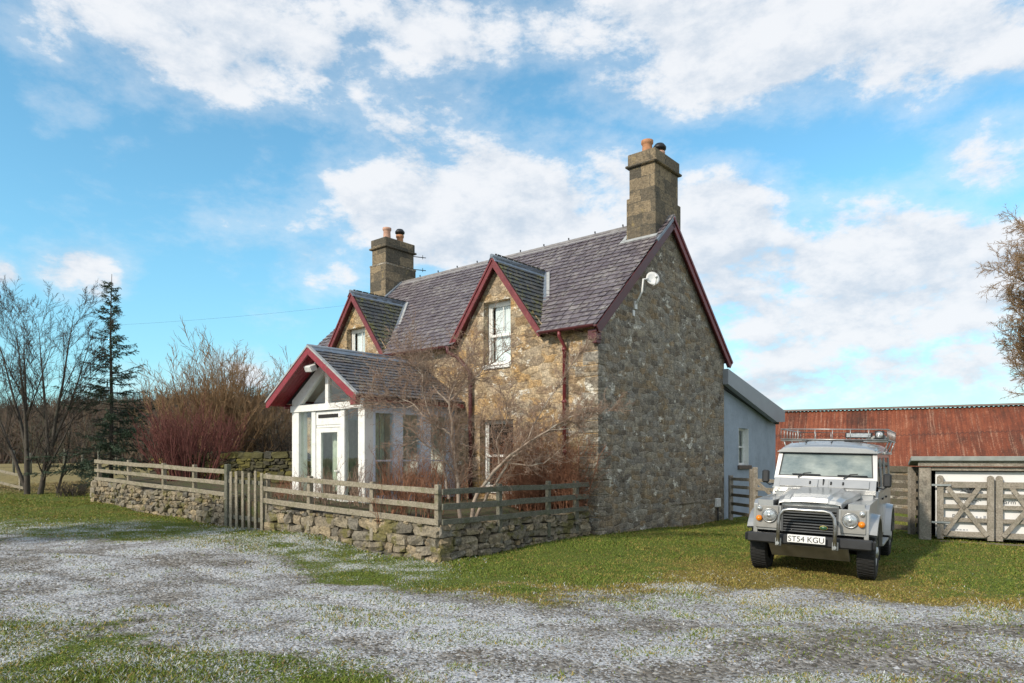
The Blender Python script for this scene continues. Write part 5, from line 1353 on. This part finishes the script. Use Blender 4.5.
# bonnet
m = MB(); rowsb = [(.10,.44,1.10),(.13,.45,1.155),(.35,.48,1.20),(.8,.53,1.225),(1.37,.57,1.265)]; vs = []
xs = (-1,-.97,-.8,-.62,-.55,0,.55,.62,.8,.97,1); hs = (-.115,-.03,.0,.002,.03,.038,.03,.002,0,-.03,-.115)
for j, (y,w_,z_) in enumerate(rowsb):
    for a, hh in zip(xs, hs): vs.append((a*w_, y, z_+hh*(.35 if j < 1 else 1)))
nb_ = len(xs); m.add(vs, [(j*nb_+i, j*nb_+i+1, (j+1)*nb_+i+1, (j+1)*nb_+i) for j in range(len(rowsb)-1) for i in range(nb_-1)], False)
bon = part('bonnet', m, M['paint'], car, recalc=False)
sol = bon.modifiers.new('thickness', 'SOLIDIFY'); sol.thickness = .02; bv = bon.modifiers.new('soft_edges', 'BEVEL'); bv.width = .012; bv.segments = 2
board_text('DEFENDER', .055, (0,.088,1.085), M['black_plastic'], bon)
M['grille'] = simple('grey grille plastic', (.085,.088,.09), .35, var=.15)
# grille
m = MB(); m.box((-.40,.2,.64),(.40,.215,1.03)); part('grille_back', m, M['dark_in'], car)
m = MB()
for i in range(8): m.box((-.37,.145,.69+i*.042),(.37,.2,.708+i*.042))
m.box((-.40,.135,.65),(-.37,.2,1.05)); m.box((.37,.135,.65),(.40,.2,1.05)); m.box((-.37,.135,.655),(.37,.2,.675)); m.box((-.37,.135,1.02),(.37,.2,1.05))
gr = part('grille', m, M['grille'], car, bevel=.003)
m = MB(); m.lathe([(0,0),(.9,0),(1,.004),(1,.012),(0,.012)], (0,0,0), (0,-1,0), 24); m.v = [(x*.055+.20, y+.142, z*.032+.745) for x,y,z in m.v]; part('badge', m, simple('green badge', (.03,.10,.05), .3), gr)
m = MB(); m.lathe([(.92,.011),(1,.013),(1.05,.004)], (0,0,0), (0,-1,0), 24); m.v = [(x*.055+.20, y+.142, z*.032+.745) for x,y,z in m.v]; part('badge_rim', m, simple('gold rim', (.6,.45,.1), .3, metal=.5), gr)
# lamps
for s in (-1, 1):
    m = MB(); m.box((s*.43,.10,.69),(s*.765,.126,1.035)); part('lamp_panel', m, M['trim'], car, bevel=.01)
    hl = MB(); hl.lathe([(.108,0),(.115,.012),(.108,.028),(.096,.03),(.092,.01)], (s*.56,.10,.885), (0,-1,0), 28); h_ = part('headlight', hl, M['chrome'], car)
    l_ = MB(); l_.lathe([(.096,.02),(.085,.034),(.05,.045),(0,.05)], (s*.56,.10,.885), (0,-1,0), 28); part('lens', l_, M['lens'], h_)
    l_ = MB(); l_.lathe([(.03,.047),(.026,.052),(0,.053)], (s*.56,.10,.885), (0,-1,0), 14); part('bulb_shield', l_, M['steel'], h_)
    l_ = MB(); l_.lathe([(.046,0),(.046,.02),(.036,.045),(0,.052)], (s*.71,.10,.835), (0,-1,0), 20); part('indicator', l_, M['amber'], car)
    l_ = MB(); l_.lathe([(.04,0),(.04,.015),(.03,.035),(0,.04)], (s*.71,.10,.985), (0,-1,0), 20); part('side_light', l_, M['lens'], car)
# bumper, plate, bull bar, guard
m = MB(); m.box((-.86,-.02,.48),(.86,.12,.625)); m.box((-.9,.0,.49),(-.86,.14,.615)); m.box((.86,.0,.49),(.9,.14,.615)); part('bumper', m, M['black_plastic'], car, bevel=.018)
m = MB(); m.box((-.26,-.10,.525),(.26,-.09,.64)); npl = part('number_plate', m, simple('white plate', (.80,.80,.78), .35, var=.03), car, bevel=.004)
board_text('ST54 KGU', .113, (0,-.102,.543), M['black_plastic'], npl)
m = MB(); m.tube([(-.39,-.12,.47),(-.385,-.12,.82),(-.37,-.12,.92),(-.32,-.12,.99),(-.24,-.12,1.01),(.24,-.12,1.01),(.32,-.12,.99),(.37,-.12,.92),(.385,-.12,.82),(.39,-.12,.47)], .026, 12)
bb = part('bull_bar', m, M['chrome'], car)
for s in (-1, 1):
    m = MB(); m.box((s*.39-.04,-.09,.46),(s*.39+.04,-.015,.57)); m.cyl((s*.39,-.16,.5),(s*.39,-.02,.5), .025, 10); part('bracket', m, M['steel'], bb)
m = MB(); m.prism([(.02,.47),(.30,.26),(.33,.28),(.05,.49)], lambda y,z: Vector((-.55,y,z)), lambda y,z: Vector((.55,y,z))); part('skid_plate', m, simple('dirty steel guard', (.22,.2,.165), .6, metal=.3), car, bevel=.004)
# underside and axles
m = MB(); m.box((-.62,.35,.42),(.62,4.2,.62)); m.box((-.80,1.15,.55),(.80,2.9,.75))
for y in AX: m.cyl((-.7,y,RW),(.7,y,RW), .055, 10); m.lathe([(0,-.13),(.1,-.11),(.16,0),(.1,.11),(0,.13)], (.15,y,RW), (0,1,0), 14)
part('chassis', m, M['black_metal'], car)
# wheels
for y in AX:
    for s in (-1, 1):
        m = MB(); c = (s*.755, y, RW); w2 = .125
        m.lathe([(.22,-w2*.8),(.25,-w2),(.345,-w2*.98),(.385,-w2*.8),(.393,-w2*.4),(.393,w2*.4),(.385,w2*.8),(.345,w2*.98),(.25,w2),(.22,w2*.8)], c, (1,0,0), 44)
        for k in range(44):
            a = 2*math.pi*k/44
            for q, dx in ((0,-.075),(.5,.075),(0.25,0)):
                an = a+q*2*math.pi/44; Mx = Matrix.Translation(Vector(c)+Vector((dx,math.cos(an)*.393,math.sin(an)*.393))) @ Matrix.Rotation(an,4,'X')
                m.box((-.036,-.008,-.013),(.036,.007,.013), Mx)
        wh_ = part('wheel', m, M['rubber'], car, recalc=False)
        m = MB(); m.lathe([(.225,.08),(.225,.105),(.205,.11),(.19,.06),(.12,.045),(.085,.08),(.08,.13),(.03,.14),(0,.14)], c, (s,0,0), 30); part('rim', m, M['steel'], wh_)
# cab sides with windows
def cab(s):
    zs0, zs1 = 1.26, 1.87; x0, x1 = .80, .755
    xf = lambda z: s*(x0+(x1-x0)*(z-zs0)/(zs1-zs0))
    outer = [(1.5,zs0),(4.3,zs0),(4.26,zs1),(1.70,zs1)]
    ho = [[(1.62,1.31),(2.3,1.31),(2.3,1.80),(1.79,1.80)],[(2.42,1.31),(3.05,1.31),(3.05,1.80),(2.42,1.80)],[(3.2,1.38),(4.12,1.38),(4.10,1.80),(3.2,1.80)]]
    m = MB(); m.poly(outer, ho, lambda y,z: Vector((xf(z),y,z))); m.poly(outer, ho, lambda y,z: Vector((xf(z)-s*.03,y,z)))
    for l in ho:
        for i in range(4):
            a, b = l[i], l[(i+1)%4]; m.add([(xf(a[1]),*a),(xf(b[1]),*b),(xf(b[1])-s*.03,*b),(xf(a[1])-s*.03,*a)], [(0,1,2,3)])
    part('cab_side', m, M['paint'], car)
    for l in ho:
        m = MB(); m.prism(l, lambda y,z: Vector((xf(z)-s*.02,y,z)), lambda y,z: Vector((xf(z)-s*.014,y,z))); part('side_window', m, M['carglass'], car)
    # doors: skins standing a little proud, with capping and handle
    for a, b in ((1.5,2.34),(2.37,3.08)):
        q = [(a+.01,.53),(b-.01 if b < 3 else b-.22,.53),(b-.01,.8),(b-.01,1.24),(a+.01,1.24)]
        m = MB(); m.prism(q, lambda y,z: Vector((s*.797,y,z)), lambda y,z: Vector((s*.808,y,z))); dd = part('door', m, M['paint'], car, bevel=.004)
        m = MB(); m.box((s*.808,b-.2,1.1),(s*.832,b-.07,1.13)); part('handle', m, M['black_plastic'], dd, bevel=.004)
    m = MB(); m.box((s*.795,1.5,1.245),(s*.82,4.28,1.275)); part('waist_capping', m, M['paint'], car, bevel=.004)
cab(1); cab(-1)
m = MB(); m.poly([(-.80,1.26),(.80,1.26),(.755,1.87),(-.755,1.87)], [[(-.6,1.36),(.6,1.36),(.58,1.78),(-.58,1.78)]], lambda x,z: Vector((x,4.30-(z-1.26)*.06,z))); part('rear_panel', m, M['paint'], car)
m = MB(); m.poly([(-.6,1.36),(.6,1.36),(.58,1.78),(-.58,1.78)], [], lambda x,z: Vector((x,4.285-(z-1.26)*.06,z))); part('rear_window', m, M['carglass'], car)
# windscreen: frame and glass, raked
wy = lambda z: 1.47+(z-1.40)*.46
m = MB(); fo = [(-.785,1.42),(.785,1.42),(.755,1.90),(-.755,1.90)]; fi = [(-.725,1.465),(.725,1.465),(.69,1.855),(-.69,1.855)]
m.poly(fo, [fi], lambda x,z: Vector((x,wy(z),z))); m.poly(fo, [fi], lambda x,z: Vector((x,wy(z)+.05,z)))
for l in (fo, fi):
    for i in range(4):
        a, b = l[i], l[(i+1)%4]; m.add([(a[0],wy(a[1]),a[1]),(b[0],wy(b[1]),b[1]),(b[0],wy(b[1])+.05,b[1]),(a[0],wy(a[1])+.05,a[1])], [(0,1,2,3)])
wf = part('windscreen_frame', m, M['paint'], car)
m = MB(); m.poly(fi, [], lambda x,z: Vector((x,wy(z)+.018,z))); part('windscreen', m, M['screen'], car)
m = MB(); fj = [(-.705,1.48),(.705,1.48),(.672,1.84),(-.672,1.84)]
m.poly(fi, [fj], lambda x,z: Vector((x,wy(z)+.008,z))); part('windscreen_seal', m, M['black_plastic'], car)
for x in (-.36,.34):
    m = MB(); z = 1.475
    m.tube([(x-.05,wy(1.45)-.03,1.445),(x+.05,wy(1.51)-.03,1.515),(x+.16,wy(1.52)-.03,1.525)], .009, 6); m.tube([(x-.14,wy(1.505)-.015,1.495),(x+.3,wy(1.50)-.015,1.495)], .011, 6)
    part('wiper', m, M['black_plastic'], car)
for s in (-1,1):
    m = MB(); m.prism([(1.365,1.29),(1.455,1.415),(1.44,1.425),(1.35,1.30)], lambda y,z,s=s: Vector((s*.08,y,z)), lambda y,z,s=s: Vector((s*.68,y,z)))
    part('vent_flap', m, M['paint'], car, bevel=.006)
m = MB(); m.tube([(0,1.40,1.30),(0,1.44,1.43)], .012, 6)
for x in (-.2,.12,.3): m.cyl((x,1.37,1.345),(x,1.40,1.385), .014, 8)
part('screen_washer', m, M['black_plastic'], car)
# roof
prof_r = [(-.79,0),(-.79,.03),(-.75,.05),(-.72,.11),(-.62,.165),(-.3,.205),(0,.215),(.3,.205),(.62,.165),(.72,.11),(.75,.05),(.79,.03),(.79,0)]
ys = [(1.62,.45),(1.70,.62),(1.95,.93),(2.3,1),(4.2,1),(4.30,.9),(4.34,.5)]; vs = []
for y, k in ys:
    for x, z in prof_r: vs.append((x*(1 if k > .7 else .985), y, 1.865+z*k))
n = len(prof_r); m = MB(); m.add(vs, [(j*n+i, j*n+i+1, (j+1)*n+i+1, (j+1)*n+i) for j in range(len(ys)-1) for i in range(n-1)] + [tuple(range(n)), tuple(reversed(range((len(ys)-1)*n, len(ys)*n)))], False)
rf = part('roof', m, M['paint'], car, bevel=.008)
m = MB()
for x in (-.36,.05): m.bar((x,1.82,2.045),(x,2.35,2.09), .018, .014)
m.bar((-.45,2.02,2.075),(.38,2.02,2.075), .02, .014); part('roof_rib', m, M['black_plastic'], rf)
m = MB(); m.box((.22,2.0,2.065),(.5,2.22,2.095)); part('roof_hatch', m, M['black_plastic'], rf, bevel=.006)
# roof rack
rk = MB(); X, y0, y1, zb_, zt_ = .855, 2.30, 4.28, 2.10, 2.28
for z in (zb_, zt_):
    rk.tube([(-X,y0,z),(X,y0,z),(X,y1,z),(-X,y1,z),(-X,y0,z)], .010, 6)
rk.tube([(-X,y0,zb_-.03),(X,y0,zb_-.03)], .012, 6)
for i in range(7):
    x = -X+2*X*i/6
    for y in (y0,y1): rk.tube([(x,y,zb_),(x,y,zt_)], .007, 6)
    rk.tube([(x,y0,zb_),(x,y1,zb_)], .009, 6)
for i in range(8):
    y = y0+(y1-y0)*i/7
    for s in (-1,1): rk.tube([(s*X,y,zb_),(s*X,y,zt_)], .007, 6)
    rk.tube([(-X,y,zb_),(X,y,zb_)], .010, 6)
rack = part('roof_rack', rk, M['steel'], car)
for y in (2.55,3.3,4.1):
    for s in (-1,1):
        m = MB(); m.tube([(s*X,y,zb_),(s*.79,y,1.88)], .012, 6); m.box((s*.765,y-.04,1.86),(s*.815,y+.04,1.9)); part('rack_foot', m, M['steel'], rack)
m = MB(); m.box((.2,2.32,2.13),(.62,2.42,2.225)); lb = part('light_bar', m, M['black_plastic'], rack, bevel=.012)
m = MB(); m.box((.225,2.31,2.145),(.595,2.322,2.21)); part('lens', m, M['lens'], lb)
m = MB(); m.box((.66,2.33,2.12),(.8,2.41,2.26)); lb = part('spot_lamp', m, M['black_plastic'], rack, bevel=.01)
m = MB(); m.lathe([(.055,0),(.05,.012),(0,.016)], (.73,2.33,2.19), (0,-1,0), 20); part('lens', m, M['lens'], lb)
rg = random.Random(15)
m = MB()
for i in range(7): rock(m, Vector((.66+rg.uniform(-.1,.1), 2.5+i*.12, 2.14)), Vector((1,0,0)), Vector((0,1,0)), Vector((0,0,1)), .13, .14, .08, rg)
m.tube([(.62,2.3,2.13),(.72,2.5,2.2),(.6,2.7,2.14),(.74,2.9,2.19)], .02, 8)
part('coiled_rope', m, simple('grey rope', (.3,.3,.28), .9), rack)
# mirrors
for s in (-1,1):
    m = MB(); m.tube([(s*.78,1.56,1.32),(s*.87,1.50,1.30),(s*.92,1.49,1.34)], .012, 6); ar = part('mirror_arm', m, M['black_plastic'], car)
    m = MB(); m.box((s*.865,1.45,1.33),(s*.985,1.51,1.55)); part('mirror', m, M['black_plastic'], ar, bevel=.025)
# side steps and mud flaps
for s in (-1,1):
    m = MB(); m.box((s*.74,1.45,.40),(s*.90,2.55,.435)); m.box((s*.75,1.6,.43),(s*.78,1.66,.56)); m.box((s*.75,2.4,.43),(s*.78,2.46,.56)); part('side_step', m, M['steel'], car, bevel=.006)
    for y in AX: part('mud_flap', MB().box((s*.66,y+.50,.22),(s*.88,y+.515,.55)), M['black_plastic'], car)

# a few dead leaves, clods and flat stones on the grass
rg = random.Random(200)
for i, (px, py) in enumerate(((664,533),(700,528),(344,611),(560,640),(812,640))):
    pass

# ------------------------------------------------------------------ overhead wire
m = MB(); a, b = W(-30,330,60), W(420,296,60); pts = []
for i in range(13):
    f = i/12; p = a.lerp(b, f); p.z -= 1.2*4*f*(1-f)*.5; pts.append(p)
m.tube(pts, .006, 4); tag(m.build('overhead_wire', M['black_metal'], None, recalc=False), 'thin dark wire crossing the sky behind the cottage', 'wire')

# ------------------------------------------------------------------ sky and sun
world = bpy.data.worlds.new('World'); scene.world = world; world.use_nodes = True
nt = world.node_tree; nt.nodes.clear(); T = NT(nt)
SKY = .15
az_s = math.atan2(SUN_DIR.x, SUN_DIR.y)
sky = nt.nodes.new('ShaderNodeTexSky'); sky.sky_type = 'NISHITA'; sky.sun_disc = False; sky.sun_elevation = SUN_EL; sky.sun_rotation = az_s
sky.air_density = 1.0; sky.dust_density = .6; sky.ozone_density = 1.2
dirv = T.coord('Generated')
sp = T.n('ShaderNodeSeparateXYZ', Vector=dirv)
az = T.math('ARCTAN2', sp.outputs[0], sp.outputs[1]); el = T.math('ARCSINE', sp.outputs[2])
ae_v = T.n('ShaderNodeCombineXYZ', X=az, Y=el).outputs[0]
def azel(px, py):
    x, z = px-512, 458-py; return math.atan2(x, F), math.atan2(z, math.hypot(x, F))
CL = [ # px, py, half-width px, half-height px, amount
 (190,35,230,75,1.0),(300,75,130,50,.7),(440,25,120,45,.8),(395,140,90,42,.6),(450,105,60,30,.55),(70,100,60,25,.5),
 (620,20,150,42,.8),(760,20,220,70,1.0),(690,80,130,40,.95),(940,40,180,70,.9),(1000,150,80,60,.85),
 (480,215,215,85,1.0),(330,265,60,40,.75),(350,205,60,30,.5),(600,195,80,60,.85),(280,150,50,26,.5),
 (850,290,210,100,1.0),(720,225,90,60,.95),(960,265,130,75,1.0),(740,160,50,18,.35),(780,385,60,30,.8),(900,375,220,50,.8),
 (85,275,62,36,.95),(5,275,22,16,.7),(270,380,90,35,.6),(120,380,140,30,.4),(560,330,260,50,.6)]
acc = None
for px, py, hw_, hh_, amt in CL:
    a0, e0 = azel(px, py); k = math.cos(a0); sa = hw_/F*k*k*1.0; se = hh_/F*k
    mp = nt.nodes.new('ShaderNodeMapping'); mp.vector_type = 'POINT'; nt.links.new(ae_v, mp.inputs[0])
    mp.inputs[3].default_value = (1/sa, 1/se, 1); mp.inputs[1].default_value = (-a0/sa, -e0/se, 0)
    l = T.vmath('LENGTH', mp.outputs[0]); v = T.step(l, 0.25, 1.5, amt, 0)
    acc = v if acc is None else T.math('MAXIMUM', acc, v)
# elsewhere (behind the camera): bright unseen cloud added as fill light
other = T.math('MULTIPLY', T.step(T.math('ABSOLUTE', az), .75, 1.0), .85)
acc = T.math('MAXIMUM', acc, other)
warp = T.scale(dirv, (1,1,1.9))
n1 = T.noise(warp, 4.6, 10, .60, .15); n2 = T.noise(T.vmath('ADD', warp, (3.1,1.7,.4)), 15, 10, .66, .1)
nn = T.math('ADD', T.math('MULTIPLY', T.math('SUBTRACT', n1, .5), 1.9), T.math('MULTIPLY', T.math('SUBTRACT', n2, .5), 1.0))
dens = T.math('ADD', T.math('MULTIPLY', acc, .95), nn)
mask = T.math('MAXIMUM', T.step(dens, .42, .84), T.math('MULTIPLY', T.step(dens, .10, .66), .34))
# sunlit billows and greyer bases: compare the density with that a little towards the sun
up_ = T.vmath('ADD', warp, (-.022,-.006,.040))
m1 = T.noise(up_, 4.6, 10, .60, .15); m2 = T.noise(T.vmath('ADD', up_, (3.1,1.7,.4)), 15, 10, .66, .1)
mm_ = T.math('ADD', T.math('MULTIPLY', T.math('SUBTRACT', m1, .5), 1.9), T.math('MULTIPLY', T.math('SUBTRACT', m2, .5), 1.0))
grad = T.math('SUBTRACT', nn, mm_)
lit = T.step(T.math('ADD', grad, T.math('MULTIPLY', T.math('SUBTRACT', dens, .8), -.16)), -.42, .22)
ccol = T.mix(lit, (.41/SKY,.47/SKY,.545/SKY), (.615/SKY,.63/SKY,.655/SKY))
veil = T.step(el, .36, .0, 0, .42)
skyc = T.mix(1.0, sky.outputs[0], (1.0,1.0,1.0), 'MULTIPLY')
TINT = (.64,1.04,1.03)
skyc = T.mix(1.0, skyc, TINT, 'MULTIPLY')
skyc = T.mix(veil, skyc, (.19/SKY,.335/SKY,.46/SKY))
fin = T.mix(T.math('MULTIPLY', mask, .97), skyc, ccol)
bg = T.n('ShaderNodeBackground', Color=fin, Strength=SKY)
wo = nt.nodes.new('ShaderNodeOutputWorld'); nt.links.new(bg.outputs[0], wo.inputs[0])
sd = bpy.data.lights.new('sun', 'SUN'); sd.energy = 2.5; sd.angle = R(3.0); sd.color = (1.0,.90,.76)
so = bpy.data.objects.new('sun', sd); COL.objects.link(so)
sv = Vector((SUN_DIR.x*math.cos(SUN_EL), SUN_DIR.y*math.cos(SUN_EL), math.sin(SUN_EL)))
so.rotation_euler = sv.to_track_quat('Z', 'Y').to_euler(); so.location = sv*50

vs = scene.view_settings
scene.display_settings.display_device = 'sRGB'
vs.view_transform = 'Standard'; vs.look = 'None'; vs.exposure = .57; vs.gamma = 1; vs.use_curve_mapping = False
scene.render.engine = 'CYCLES'
scene.cycles.use_denoising = True
scene.cycles.max_bounces = 8; scene.cycles.transparent_max_bounces = 12
